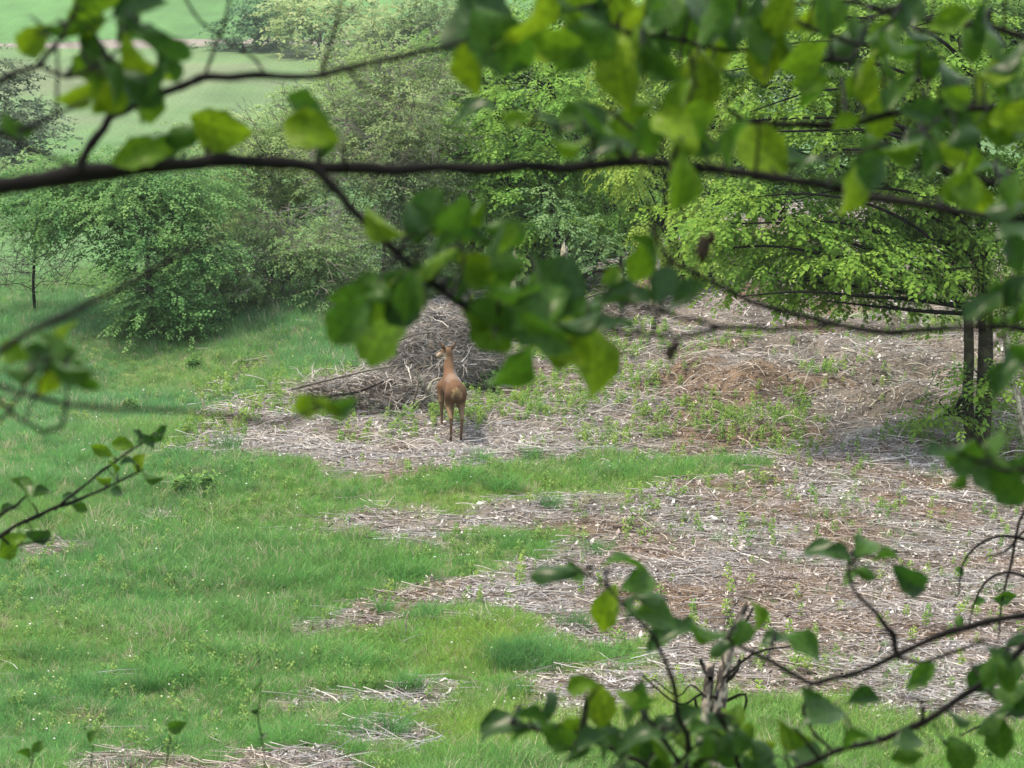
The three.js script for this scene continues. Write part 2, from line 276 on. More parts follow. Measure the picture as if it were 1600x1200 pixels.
{
  const st = [[], [], [], []], sp = [[], [], []], seeds = [];
  for (let n = 0, tries = 0; n < 170000 && tries < 1100000; tries++) {
    const s = 19.5 + 32 * Math.pow(R(), 1.1), hw = s * 0.215 + 0.5, x = RR(-hw, hw), d = dry(x, s);
    if (R() > d * d + 0.012 + 0.06 * sstep(0.5, 0.7, fbm(x * 0.8, s * 1.1 + 90, 3))) continue;
    const y = height(x, s); const [u, v] = seen(x, y, -s); if (u < -80 || u > 1680 || v < 300 || v > 1290) continue;
    n++;
    const tone = litterTone(), warm = clamp((fbm(x * 0.8 + 60, s * 1.1, 3) - 0.46) * 4, 0, 1);
    tone.setRGB(tone.r * (1 - 0.15 * warm), tone.g * (1 - 0.23 * warm), tone.b * (1 - 0.29 * warm)).multiplyScalar(RR(0.8, 1.15));
    if (R() < 0.3) {
      const L = Math.pow(R(), 2.8) * 0.6 + 0.06, tilt = gauss() * 0.16, th = RR(0.25, 0.62);
      st[Math.floor(R() * 4)].push({ m: mat4(V(x, y + 0.012 + Math.abs(Math.sin(tilt)) * L * 0.45 + R() * 0.03 * d, -s), quatE(R() * 6.28, gauss() * 0.9 + (R() < 0.25 ? 1.2 : 0), tilt).multiply(quatE(0, 0, 0)), V(L, Math.min(1, 0.25 + L) * th, Math.min(1, 0.25 + L) * th)), c: tone });
      st[0].length && 0;
    } else {
      const L = 0.018 + 0.06 * R() * R() + (R() < 0.06 ? 0.05 : 0);
      sp[Math.floor(R() * 3)].push({ m: mat4(V(x, y + 0.008 + R() * 0.035, -s), quatE(gauss() * 1.1, R() * 6.28, gauss() * 0.9), L), c: tone });
    }
  }
  // rotate stalks to lie about the vertical axis
  for (const l of st) for (const o of l) { const p = new THREE.Vector3(), q = new THREE.Quaternion(), s = new THREE.Vector3(); o.m.decompose(p, q, s); o.m.compose(p, quatE(0, R() < 0.6 ? gauss() * 0.9 : R() * 6.28, gauss() * 0.14), s); }
  const lit = thing('dry_stalk_litter', 'grey brown litter of dead bracken and dry stalks', 'litter', V(0, 0, -32), null, 'stuff');
  stalkGeo.forEach((g, k) => copies(lit, 'dry_stalks', g, M.litter, st[k])); scrapGeo.forEach((g, k) => copies(lit, 'dry_scraps', g, M.litter, sp[k]));
  // arched stalks that stand clear of the litter
  const arch = tube([V(-0.5, 0, 0), V(-0.2, 0.2, 0.03), V(0.15, 0.22, -0.02), V(0.5, 0.03, 0.02)], [0.009, 0.009, 0.007, 0.003], 4, 2), up = [];
  for (let n = 0; n < 2000;) { const s = RR(21, 46), hw = s * 0.2, x = RR(-hw, hw), d = dry(x, s); if (R() > d * d * (s < 33 ? 0.3 : 1)) continue; n++; up.push({ m: mat4(V(x, height(x, s) - 0.01, -s), quatE(0, gauss() * 1.2, gauss() * (s > 32 ? 0.6 : 0.3)), V(RR(0.2, 0.75) * (s < 33 ? 0.8 : 1), RR(0.1, 0.7) * (s < 33 ? 0.45 : 1), 0.6)), c: litterTone().lerp(col(0.6, 0.53, 0.42), 0.4) }); }
  copies(lit, 'arched_stalks', arch, M.litter, up);
}
srand(37);
function seedling(n, h, len, w) { // an upright stem with paired leaves
  const pos = [], idx = [];
  const quad = (b, d, L, W, dr) => { const k = pos.length / 3, s = V(-d.z, 0, d.x).multiplyScalar(W), t = b.clone().addScaledVector(d, L).add(V(0, dr, 0)), m = b.clone().addScaledVector(d, L * 0.5).add(V(0, Math.abs(dr) * 0.4 + 0.01, 0)); for (const p of [b, m.clone().add(s), t, m.clone().sub(s)]) pos.push(p.x, p.y, p.z); idx.push(k, k + 1, k + 2, k, k + 2, k + 3); };
  quad(V(0, 0, 0), V(0.04, 1, 0.02), h, 0.006, 0); { const k = pos.length / 3; pos.push(-0.004, 0, 0, 0.004, 0, 0, 0, h, 0); idx.push(k, k + 1, k + 2); }
  for (let i = 0; i < n; i++) { const y = h * (0.25 + 0.75 * i / n), a = i * 1.57 + gauss() * 0.4; for (const o of [0, Math.PI]) quad(V(0, y, 0), V(Math.cos(a + o), 0.35, Math.sin(a + o)), len * RR(0.7, 1.1) * (1.1 - 0.4 * i / n), w * RR(0.8, 1.2), -len * RR(0, 0.5)); }
  return soup(pos, idx);
}
{
  const gs = [seedling(5, 0.22, 0.055, 0.013), seedling(4, 0.15, 0.06, 0.016)], ls = [[], []];
  for (let n = 0, tries = 0; n < 5600 && tries < 260000; tries++) {
    const s = RR(22, 47), hw = s * 0.2, x = RR(-hw, hw), d = dry(x, s), p = fbm(x * 0.9 + 40, s * 0.9, 3);
    const want = d * (s > 33.5 ? 0.8 : 0.09) * sstep(0.36, 0.7, p); if (R() > want + (s > 30 && s < 33 ? 0.02 * d : 0)) continue; n++;
    const y = RR(0, 1); ls[R() < 0.5 ? 0 : 1].push({ m: mat4(V(x, height(x, s), -s), quatE(gauss() * 0.2, R() * 6.28, gauss() * 0.2), RR(0.45, 1.15)), c: col(lerp(0.11, 0.22, y), lerp(0.22, 0.32, y), lerp(0.05, 0.07, y)) });
  }
  const w = thing('weed_seedlings', 'pale green nettle like seedlings pushing through the dry litter', 'weeds', V(0, 0, -36), null, 'stuff');
  gs.forEach((g, k) => copies(w, 'seedlings', g, M.weed, ls[k]));
  for (let n = 0; n < 900;) { const s = RR(20.5, 42), hw = s * 0.2, x = RR(-hw, hw), d = dry(x, s); if (d > 0.4 || fbm(x * 0.7 + 20, s * 0.7, 3) < 0.5) continue; n++; const y = R(); ls[1].push({ m: mat4(V(x, height(x, s) + 0.02, -s), quatE(gauss() * 0.3, R() * 6.28, gauss() * 0.3), RR(0.6, 1.1)), c: col(lerp(0.1, 0.2, y), lerp(0.2, 0.29, y), lerp(0.05, 0.08, y)) }); }
  copies(w, 'broad_leaves', gs[1], M.weed, ls[1].slice(-900)); ls[1].length -= 900;
  const head = new THREE.IcosahedronGeometry(0.013, 0), hs = [];
  for (let n = 0; n < 190;) { const s = RR(21, 42), hw = s * 0.19, x = RR(-hw, hw * 0.5), d = dry(x, s); if (d > 0.3) continue; n++; hs.push({ m: mat4(V(x, height(x, s) + RR(0.1, 0.19), -s), quatE(0, 0, 0), V(1, 0.7, 1).multiplyScalar(RR(0.5, 1))), c: R() < 0.55 ? col(0.6, 0.6, 0.34) : col(0.66, 0.66, 0.6) }); }
  const f = thing('meadow_flowers', 'tiny pale flower heads scattered over the green meadow', 'flowers', V(0, 0, -30), null, 'stuff'); copies(f, 'flower_heads', head, M.weed, hs);
}

// ---------------------------------------------------------------- trees and shrubs of the middle and far ground
srand(51);
function sprig(n, L, leafL, leafW, droop) { // a twiglet with alternate folded leaves
  const pos = [], idx = [];
  const leaf = (b, d, up, l, w) => { const s = new THREE.Vector3().crossVectors(d, up).normalize(), k = pos.length / 3, m = b.clone().addScaledVector(d, l * 0.5), t = b.clone().addScaledVector(d, l).addScaledVector(up, -l * 0.18), e = up.clone().multiplyScalar(l * 0.1); const q = [b, m.clone().addScaledVector(s, w).add(e), m, m.clone().addScaledVector(s, -w).add(e), t]; for (const p of q) pos.push(p.x, p.y, p.z); idx.push(k, k + 1, k + 2, k + 1, k + 4, k + 2, k, k + 2, k + 3, k + 3, k + 2, k + 4); };
  for (let i = 0; i < n; i++) { const t = (i + 0.6) / n, a = (i % 2 ? 1 : -1) * RR(0.5, 1.1), b = V(gauss() * 0.012, -droop * t * t * L, t * L); const d = V(Math.sin(a), gauss() * 0.35 - droop * 0.5, Math.cos(a)).normalize(); leaf(b, d, V(gauss() * 0.35, 1, gauss() * 0.35).normalize(), leafL * RR(0.7, 1.15), leafW * RR(0.8, 1.15)); }
  const k = pos.length / 3; pos.push(-0.003, 0, 0, 0.003, 0, 0, 0, -droop * L, L); idx.push(k, k + 1, k + 2);
  return soup(pos, idx);
}
function spray(L, n) { // a bare forked twig
  const g = [], go = (b, d, l, r, k) => { const e = b.clone().addScaledVector(d, l); g.push(tube([b, b.clone().lerp(e, 0.5).add(V(gauss(), gauss(), gauss()).multiplyScalar(l * 0.06)), e], [r, r * 0.75, r * 0.45], 3, 1)); if (k) for (let i = 0; i < n; i++) go(b.clone().lerp(e, RR(0.35, 1)), d.clone().add(V(gauss(), gauss(), gauss()).multiplyScalar(0.75)).normalize(), l * RR(0.45, 0.7), r * 0.55, k - 1); };
  go(V(0, 0, 0), V(0, 0, 1), L, 0.007, 2); return mergeGeometries(g);
}
const SPRIG = { hornbeam: [sprig(8, 0.3, 0.085, 0.026, 0.22), sprig(7, 0.26, 0.08, 0.025, 0.4)], small: [sprig(8, 0.24, 0.048, 0.014, 0.1), sprig(7, 0.22, 0.045, 0.014, 0.25)], birch: [sprig(9, 0.3, 0.064, 0.023, 0.3), sprig(8, 0.28, 0.06, 0.022, 0.15)], far: [sprig(8, 0.8, 0.26, 0.09, 0.2), sprig(7, 0.7, 0.26, 0.1, 0.35)] };
const SPRAY = [spray(0.36, 3), spray(0.42, 3)];
function tree(o) {
  const { name, label, base, group } = o, px = (d) => d / F;
  const t = thing(name, label, o.category || 'tree', base, group);
  const blobs = o.blobs.map(([u, v, d, ru, rv, rd]) => ({ c: at(u, v, d), rx: ru * px(d), ry: rv * px(d), rz: rd }));
  const wood = [], trunks = [];
  const stems = o.stems || [{ p: [base, base.clone().lerp(blobs[0].c, 0.5).add(V(gauss() * 0.1, 0, gauss() * 0.1)), blobs[0].c], r: [0.09, 0.06, 0.03] }];
  for (const s of stems) trunks.push(tube(s.p, s.r, 8, 4, 0.1));
  const nodes = []; for (const s of stems) { const c = new THREE.CatmullRomCurve3(s.p); for (let i = 2; i <= 12; i++) nodes.push({ p: c.getPoint(i / 12), r: lerp(s.r[0], s.r[s.r.length - 1], i / 12) * 0.7 }); }
  const L = [[], []], T = [[], []];
  for (const b of blobs) {
    const hub = b.c.clone().add(V(gauss() * b.rx * 0.2, -b.ry * 0.35, gauss() * b.rz * 0.2));
    let n0 = nodes.reduce((m, n) => (n.p.distanceTo(hub) + (n.p.y > hub.y ? 0.8 : 0) < m.d ? { d: n.p.distanceTo(hub) + (n.p.y > hub.y ? 0.8 : 0), n } : m), { d: 1e9, n: null }).n;
    const r0 = clamp(n0.r, 0.01, o.limb || 0.05), mid = n0.p.clone().lerp(hub, 0.5).add(V(gauss() * 0.12, Math.abs(gauss()) * 0.12, gauss() * 0.12));
    wood.push(tube([n0.p, mid, hub], [r0, r0 * 0.75, r0 * 0.5], 5, 3)); nodes.push({ p: hub, r: r0 * 0.6 }, { p: mid, r: r0 * 0.8 });
    const area = b.rx * b.ry * 3.14, nsub = Math.max(6, Math.round(area * (o.clumps || 7)) + 6);
    const per = Math.round(area * (o.density || 150) / nsub);
    for (let k = 0; k < nsub; k++) {
      const d = V(gauss(), gauss(), gauss()).normalize(), rr = Math.pow(R(), 0.42), c = b.c.clone().add(V(d.x * b.rx * rr, d.y * b.ry * rr, d.z * b.rz * rr));
      const out = c.clone().sub(hub), m = hub.clone().addScaledVector(out, 0.55).add(V(gauss() * 0.08, 0.1 * R(), gauss() * 0.08)), rt = r0 * 0.35;
      wood.push(tube([hub.clone().addScaledVector(out, R() * 0.15), m, c], [rt, rt * 0.7, 0.004], 4, 2));
      const cs = (o.clumpSize || 0.34) * RR(0.7, 1.3), tone = R(), od = V(out.x, 0, out.z).normalize();
      for (let q = 0; q < per; q++) {
        const e = V(gauss() * cs, gauss() * cs * (o.flat || 0.45), gauss() * cs), p = c.clone().add(e); p.y -= (o.sag || 0.15) * (e.x * e.x + e.z * e.z);
        const yaw = Math.atan2(od.x + e.x * 1.5, od.z + e.z * 1.5) + gauss() * 0.8, sc = (o.size || 1) * RR(0.7, 1.2), cc = new THREE.Color().lerpColors(o.tone[0], o.tone[1], clamp(tone * 0.6 + R() * 0.5, 0, 1));
        L[R() < 0.5 ? 0 : 1].push({ m: mat4(p, quatE(gauss() * 0.45 + (o.pitch || 0), yaw, gauss() * 0.5), sc), c: cc });
      }
      for (let q = 0; q < per * (o.twigs || 0); q++) { const e = V(gauss() * cs, gauss() * cs * 0.7, gauss() * cs); T[R() < 0.5 ? 0 : 1].push({ m: mat4(c.clone().add(e), quatE(-RR(-0.2, 1.1), Math.atan2(od.x, od.z) + gauss(), gauss()), RR(0.6, 1.3) * (o.twigSize || 1)), c: (o.twigTone || col(0.12, 0.1, 0.085)).clone().multiplyScalar(RR(0.7, 1.4)) }); }
    }
  }
  trunks.forEach((g, k) => part(t, k < (o.trunks || 9) ? 'trunk' : 'limb', g, k < (o.trunks || 9) ? o.bark || M.bark : o.branchBark || M.bark));
  part(t, 'branches', mergeGeometries(wood), o.branchBark || o.bark || M.bark, { kind: 'stuff' });
  (o.sprigs || SPRIG.hornbeam).forEach((g, k) => L[k].length && copies(t, 'crown', g, M.leaf, L[k]));
  if (o.twigs) SPRAY.forEach((g, k) => copies(t, 'twigs', g, M.twig, T[k]));
  return t;
}
const T2 = (a, b) => [col(...a), col(...b)];
{ // right hand tree: yellow green, low spreading dark branches
  const b0 = onGround(1532, 716), d0 = seen(b0.x, b0.y, b0.z)[2];
  const st = [
    { p: [b0, at(1538, 620, d0), at(1540, 520, d0 + 0.1), at(1536, 420, d0 + 0.2), at(1528, 250, d0 + 0.4), at(1500, 60, d0 + 0.5)], r: [0.12, 0.1, 0.09, 0.08, 0.06, 0.035] },
    { p: [b0.clone().add(V(-0.12, -0.02, 0.1)), at(1512, 620, d0), at(1514, 540, d0 - 0.1), at(1505, 470, d0 - 0.1), at(1440, 420, d0 - 0.2), at(1330, 380, d0 - 0.2), at(1180, 330, d0 - 0.3)], r: [0.07, 0.07, 0.065, 0.05, 0.025, 0.018, 0.01] },
    { p: [at(1508, 480, d0), at(1400, 455, d0 - 0.4), at(1260, 438, d0 - 0.5), at(1130, 410, d0 - 0.4)], r: [0.03, 0.02, 0.014, 0.007] },
    { p: [at(1510, 490, d0), at(1440, 486, d0 - 0.5), at(1380, 480, d0 - 0.7), at(1290, 470, d0 - 0.8)], r: [0.03, 0.024, 0.018, 0.008] },
    { p: [at(1536, 420, d0 + 0.2), at(1450, 330, d0), at(1340, 270, d0), at(1180, 215, d0 + 0.1)], r: [0.035, 0.025, 0.018, 0.008] },
    { p: [at(1530, 330, d0 + 0.3), at(1420, 210, d0 + 0.3), at(1300, 120, d0 + 0.3), at(1180, 50, d0 + 0.3)], r: [0.035, 0.025, 0.018, 0.008] },
  ];
  for (const [a, b, c2, e, q] of [[1505, 470, 1300, 400, 1090], [1508, 455, 1330, 350, 1120], [1512, 440, 1360, 320, 1170], [1505, 480, 1340, 462, 1160], [1530, 300, 1370, 205, 1120], [1532, 280, 1380, 190, 1150], [1534, 260, 1400, 150, 1170], [1530, 230, 1390, 105, 1130], [1528, 200, 1420, 80, 1190], [1536, 380, 1420, 300, 1240], [1536, 330, 1430, 240, 1200], [1520, 120, 1420, 40, 1230], [1536, 400, 1590, 330, 1650], [1506, 476, 1400, 440, 1230]]) { const dd = d0 - RR(0.5, 1.0); st.push({ p: [at(a, b, d0), at((a + c2) / 2 + 10, lerp(b, e, 0.62), lerp(d0, dd, 0.6)), at(c2, e, dd), at((c2 + q) / 2, e - RR(0, 18), dd - 0.1), at(q, e + RR(-14, 26), dd - 0.1)], r: [0.03, 0.024, 0.019, 0.014, 0.006] }); }
  tree({ name: 'hornbeam_tree', label: 'yellow green tree at the right with low spreading dark branches', base: b0, stems: st, trunks: 2, bark: std(col(0.06, 0.055, 0.036), { map: barkMap, bumpMap: barkBump, bumpScale: 0.006 }), branchBark: M.darkBark, tone: T2([0.075, 0.175, 0.02], [0.19, 0.31, 0.035]), density: 230, clumps: 10, clumpSize: 0.27, flat: 0.4, pitch: 0.25, size: 1.05,
    blobs: [[1190, 425, d0 - 0.4, 110, 45, 0.7], [1330, 410, d0 - 0.5, 120, 55, 0.9], [1450, 420, d0 - 0.3, 90, 55, 0.8], [1240, 320, d0 - 0.1, 140, 60, 1], [1430, 290, d0, 140, 80, 1], [1130, 350, d0 - 0.2, 80, 55, 0.7], [1330, 180, d0 + 0.2, 160, 80, 1.1], [1500, 140, d0 + 0.4, 130, 90, 1.2], [1180, 110, d0 + 0.3, 130, 80, 1], [1590, 330, d0 + 0.2, 80, 120, 1], [1390, 360, d0 + 0.6, 130, 60, 0.7], [1270, 390, d0 + 0.5, 110, 50, 0.7], [1490, 360, d0 + 0.7, 90, 70, 0.7], [1340, 450, d0 + 0.2, 120, 34, 0.6], [1590, 480, d0 - 0.1, 50, 50, 0.6], [1400, 30, d0 + 0.5, 200, 60, 1.2], [1660, 180, d0 + 0.5, 90, 130, 1.1], [1490, 640, d0 - 0.3, 45, 30, 0.35], [1550, 590, d0 - 0.4, 36, 40, 0.3]] });
}
{ // drooping pale tree left of it
  const b0 = onGround(1050, 470), d = seen(b0.x, b0.y, b0.z)[2];
  tree({ name: 'hornbeam_tree', label: 'pale yellow green drooping tree just right of centre', base: b0, bark: M.darkBark, tone: T2([0.14, 0.25, 0.03], [0.29, 0.39, 0.065]), density: 230, clumps: 10, clumpSize: 0.26, flat: 0.8, sag: 0.5, pitch: 0.6, size: 0.95,
    stems: [{ p: [b0, at(1052, 400, d), at(1040, 250, d), at(1030, 60, d + 0.2)], r: [0.12, 0.1, 0.08, 0.04] }],
    blobs: [[1000, 240, d - 0.4, 66, 60, 0.8], [970, 150, d - 0.2, 50, 60, 0.8], [1040, 330, d - 0.4, 66, 56, 0.7], [1080, 180, d, 100, 90, 1.2], [1010, 60, d, 90, 70, 1.1], [1110, 420, d - 0.3, 70, 40, 0.6], [1060, 390, d - 0.4, 40, 40, 0.5]] });
}
{ // fresh green layered tree in the middle
  const b0 = onGround(838, 452), d = seen(b0.x, b0.y, b0.z)[2];
  tree({ name: 'hornbeam_tree', label: 'fresh green layered tree behind the deer at centre', base: b0, bark: M.bark, tone: T2([0.09, 0.23, 0.035], [0.22, 0.36, 0.055]), density: 230, clumps: 12, clumpSize: 0.3, flat: 0.3, sag: 0.25, pitch: 0.15, size: 1,
    stems: [{ p: [b0, at(842, 380, d), at(850, 260, d), at(860, 90, d)], r: [0.12, 0.1, 0.08, 0.04] }],
    blobs: [[720, 235, d - 0.2, 62, 36, 0.9], [780, 180, d, 80, 50, 1.1], [870, 130, d, 100, 60, 1.2], [710, 300, d - 0.3, 60, 40, 0.8], [800, 280, d - 0.4, 90, 60, 1], [890, 240, d - 0.3, 90, 70, 1], [850, 350, d - 0.4, 90, 50, 0.9], [760, 370, d - 0.4, 80, 44, 0.8], [860, 60, d + 0.4, 110, 60, 1.2], [950, 330, d, 70, 70, 0.9]] });
  const b1 = onGround(905, 448), e = seen(b1.x, b1.y, b1.z)[2] - 0.9;
  tree({ name: 'elder_bush', label: 'small bluish green bush beside the pale broken stems', category: 'bush', base: groundAt(b1.x, b1.z + 1), tone: T2([0.09, 0.2, 0.07], [0.18, 0.29, 0.11]), density: 190, clumps: 14, clumpSize: 0.2, flat: 0.6, size: 0.9,
    blobs: [[880, 380, e, 44, 50, 0.5], [935, 395, e, 50, 34, 0.5], [965, 420, e, 40, 28, 0.5], [860, 320, e + 0.2, 30, 34, 0.4]] });
}
{ // twiggy grey green thicket
  const mk = (label, u, v, back, blobs, tone, more) => { const b = onGround(u, v), d = seen(b.x, b.y, b.z)[2]; const g = groundAt(b.x * (1 + back / d), b.z - back), dd = d + back;
    return tree({ name: 'thicket_shrub', label, category: 'shrub', group: 'grey green shrubs at the edge of the meadow', base: g, bark: M.greyBark, branchBark: M.greyBark, tone, sprigs: SPRIG.small, density: 400, clumps: 11, clumpSize: 0.32, flat: 0.7, size: 1.45, twigs: 0.12, twigTone: col(0.17, 0.15, 0.13), blobs: blobs.map(([a, c, ru, rv, rd]) => [a, c, dd, ru, rv, rd]), ...more,
      stems: [-1, 0, 1].map((k) => ({ p: [g.clone().add(V(k * 0.15, -0.03, 0.1 * k * k)), g.clone().lerp(at(blobs[0][0] + k * 60, blobs[0][1] + 30, dd), 0.5).add(V(k * 0.15, 0, 0)), at(blobs[0][0] + k * 60, blobs[0][1], dd)], r: [0.05, 0.04, 0.02] })) }); };
  mk('low rounded grey green shrub where the grass slope ends', 445, 486, 0.6, [[440, 425, 80, 54, 0.9], [375, 440, 52, 46, 0.7], [520, 420, 66, 56, 0.9], [470, 380, 90, 46, 0.9]], T2([0.09, 0.18, 0.06], [0.2, 0.29, 0.1]));
  mk('tall twiggy shrub behind the brush pile, half in leaf', 600, 474, 2.2, [[600, 350, 80, 70, 1.1], [650, 270, 70, 70, 1.1], [560, 250, 90, 80, 1.2], [640, 180, 80, 70, 1.2], [670, 400, 50, 70, 1], [600, 440, 70, 40, 0.8]], T2([0.1, 0.18, 0.065], [0.22, 0.29, 0.11]), { twigs: 0.18 });
  mk('broad grey green shrub rising behind the rounded one', 450, 480, 4.5, [[450, 320, 90, 60, 1.2], [380, 330, 80, 50, 1.1], [480, 230, 90, 60, 1.2], [540, 160, 80, 60, 1.2], [420, 260, 70, 50, 1], [610, 110, 80, 50, 1.1]], T2([0.11, 0.21, 0.06], [0.24, 0.32, 0.11]), { twigs: 0.12 });
}
{ // leafy young tree on the left and sapling
  const b = onGround(240, 522), d = seen(b.x, b.y, b.z)[2];
  tree({ name: 'birch_tree', label: 'leafy light green young tree at the left meadow edge', base: b, bark: M.greyBark, tone: T2([0.055, 0.16, 0.045], [0.15, 0.27, 0.075]), sprigs: SPRIG.birch, density: 380, clumps: 11, clumpSize: 0.3, flat: 0.8, sag: 0.1, pitch: 0.12, size: 1.05,
    stems: [{ p: [b, at(236, 460, d), at(225, 380, d), at(200, 300, d)], r: [0.06, 0.05, 0.04, 0.02] }],
    blobs: [[250, 370, d, 84, 60, 0.9], [180, 340, d, 80, 50, 0.8], [110, 330, d + 0.4, 66, 44, 0.7], [275, 470, d - 0.2, 60, 36, 0.6], [225, 440, d - 0.2, 46, 50, 0.5], [230, 300, d + 0.2, 110, 40, 0.8], [240, 495, d - 0.2, 40, 26, 0.4], [320, 400, d, 40, 60, 0.6], [60, 350, d + 0.6, 60, 30, 0.6], [310, 470, d - 0.1, 36, 30, 0.5], [60, 300, d + 0.8, 90, 30, 0.8], [170, 275, d + 0.6, 110, 36, 0.9], [300, 300, d + 0.5, 90, 46, 0.9]] });
  const s = onGround(55, 492), e = seen(s.x, s.y, s.z)[2];
  tree({ name: 'sapling', label: 'thin dark stemmed sapling with sparse twigs at far left', base: s, bark: M.darkBark, tone: T2([0.08, 0.15, 0.07], [0.13, 0.2, 0.09]), sprigs: SPRIG.small, density: 60, clumps: 12, clumpSize: 0.22, twigs: 0.7, twigTone: col(0.07, 0.06, 0.055), size: 1, limb: 0.008,
    stems: [{ p: [s, at(52, 440, e), at(56, 380, e), at(54, 300, e)], r: [0.03, 0.024, 0.018, 0.008] }],
    blobs: [[52, 400, e, 50, 36, 0.5], [20, 430, e, 40, 40, 0.5], [90, 430, e, 34, 30, 0.4], [50, 340, e, 44, 34, 0.4]] });
}
srand(77);
{ // valley trees and hedges farther off
  const farTree = (name, label, u, vBase, blobs, tone, o = {}) => { const b = onGround(u, vBase), d = seen(b.x, b.y, b.z)[2], k = d / 46; return tree({ name, label, category: o.category || 'tree', group: o.group, base: b, bark: M.greyBark, tone, sprigs: SPRIG.far, size: k * 0.34, density: 300 / (k * k), clumps: 9 / (k * k) + 1, clumpSize: 0.3 * k, flat: 0.8, blobs: blobs.map(([a, c, ru, rv]) => [a, c, d, ru, rv, ru * d / F]), ...o,
    stems: [{ p: [b, b.clone().lerp(at(blobs[0][0], blobs[0][1], d), 0.5), at(blobs[0][0], blobs[0][1], d)], r: [0.05 * k, 0.04 * k, 0.02 * k] }] }); };
  farTree('valley_bush', 'grey green bush cut by the left edge of the picture', 10, 300, [[5, 250, 50, 40], [25, 190, 44, 50], [0, 130, 40, 50], [-30, 200, 50, 90]], T2([0.07, 0.11, 0.06], [0.13, 0.17, 0.09]), { category: 'bush' });
  farTree('valley_bush', 'yellow green bush in the valley behind the left young tree', 170, 320, [[160, 280, 90, 34], [240, 262, 80, 34], [80, 270, 70, 36], [320, 255, 80, 40], [0, 290, 60, 40], [130, 325, 120, 36], [290, 330, 110, 44], [10, 350, 70, 40]], T2([0.09, 0.18, 0.055], [0.17, 0.26, 0.09]), { category: 'bush' });
  farTree('valley_bush', 'bright willow bush below the pale field, left of the thicket', 390, 300, [[370, 225, 56, 30], [430, 205, 56, 36], [330, 205, 40, 22], [470, 170, 50, 30]], T2([0.14, 0.24, 0.08], [0.25, 0.32, 0.12]), { category: 'bush' });
  farTree('far_tree', 'dark green round tree beside the far field', 400, 78, [[405, 50, 34, 22], [385, 20, 34, 26], [430, 18, 36, 30]], T2([0.045, 0.12, 0.05], [0.09, 0.18, 0.07]));
  farTree('far_tree', 'pale yellow green tree at the top, right of the dark one', 500, 90, [[500, 50, 50, 40], [470, 20, 40, 30], [540, 15, 50, 30]], T2([0.17, 0.26, 0.09], [0.29, 0.34, 0.14]));
  farTree('far_tree', 'soft green tree crown at the top centre of the picture', 620, 180, [[600, 60, 70, 46], [660, 110, 60, 40], [680, 20, 70, 46], [560, 100, 60, 40], [740, 60, 60, 50], [620, 150, 60, 30]], T2([0.12, 0.21, 0.07], [0.22, 0.28, 0.11]));
  farTree('hedge_bush', 'low dark hedge bush along the far track', 380, 76, [[375, 66, 24, 10], [425, 68, 28, 8], [340, 70, 20, 6]], T2([0.05, 0.11, 0.05], [0.09, 0.16, 0.07]), { category: 'hedge' });
  const wood = (u, back, v, label, blobs) => { const x = (u - 800) / F * (46 + back), b = groundAt(x, -(45 + back)), d = seen(b.x, b.y, b.z)[2]; tree({ name: 'woodland_tree', label, base: b, bark: M.darkBark, group: 'trees on the bank behind', tone: T2([0.06, 0.15, 0.03], [0.15, 0.25, 0.05]), density: 150, clumps: 6, clumpSize: 0.42, size: 1.5, flat: 0.5, blobs: blobs.map(([a, c, ru, rv]) => [a, c, d, ru, rv, 1.4]), stems: [{ p: [b, b.clone().lerp(at(blobs[0][0], blobs[0][1], d), 0.5), at(blobs[0][0], blobs[0][1], d)], r: [0.16, 0.12, 0.06] }] }); };
  wood(800, 9, 0, 'dark green woodland tree behind the layered middle tree', [[800, 150, 130, 110], [720, 90, 80, 70], [880, 60, 100, 80], [850, 280, 110, 90], [760, 290, 80, 80], [830, 390, 120, 60], [930, 370, 100, 70], [720, 390, 60, 60]]);
  wood(1080, 8, 0, 'woodland tree on the bank behind the drooping tree', [[1080, 150, 140, 110], [1150, 40, 120, 90], [1000, 60, 110, 90], [1130, 280, 120, 90], [990, 300, 80, 90], [1050, 370, 100, 50]]);
  wood(1380, 8, 0, 'woodland tree on the bank behind the right hand tree', [[1380, 120, 150, 120], [1290, 40, 120, 90], [1480, 40, 120, 90], [1330, 280, 120, 80], [1470, 270, 100, 80], [1250, 340, 110, 50], [1420, 340, 110, 50]]);
  wood(1640, 7, 0, 'woodland tree on the bank cut by the right edge', [[1620, 130, 120, 140], [1660, 300, 110, 120], [1580, 40, 110, 90]]);
}

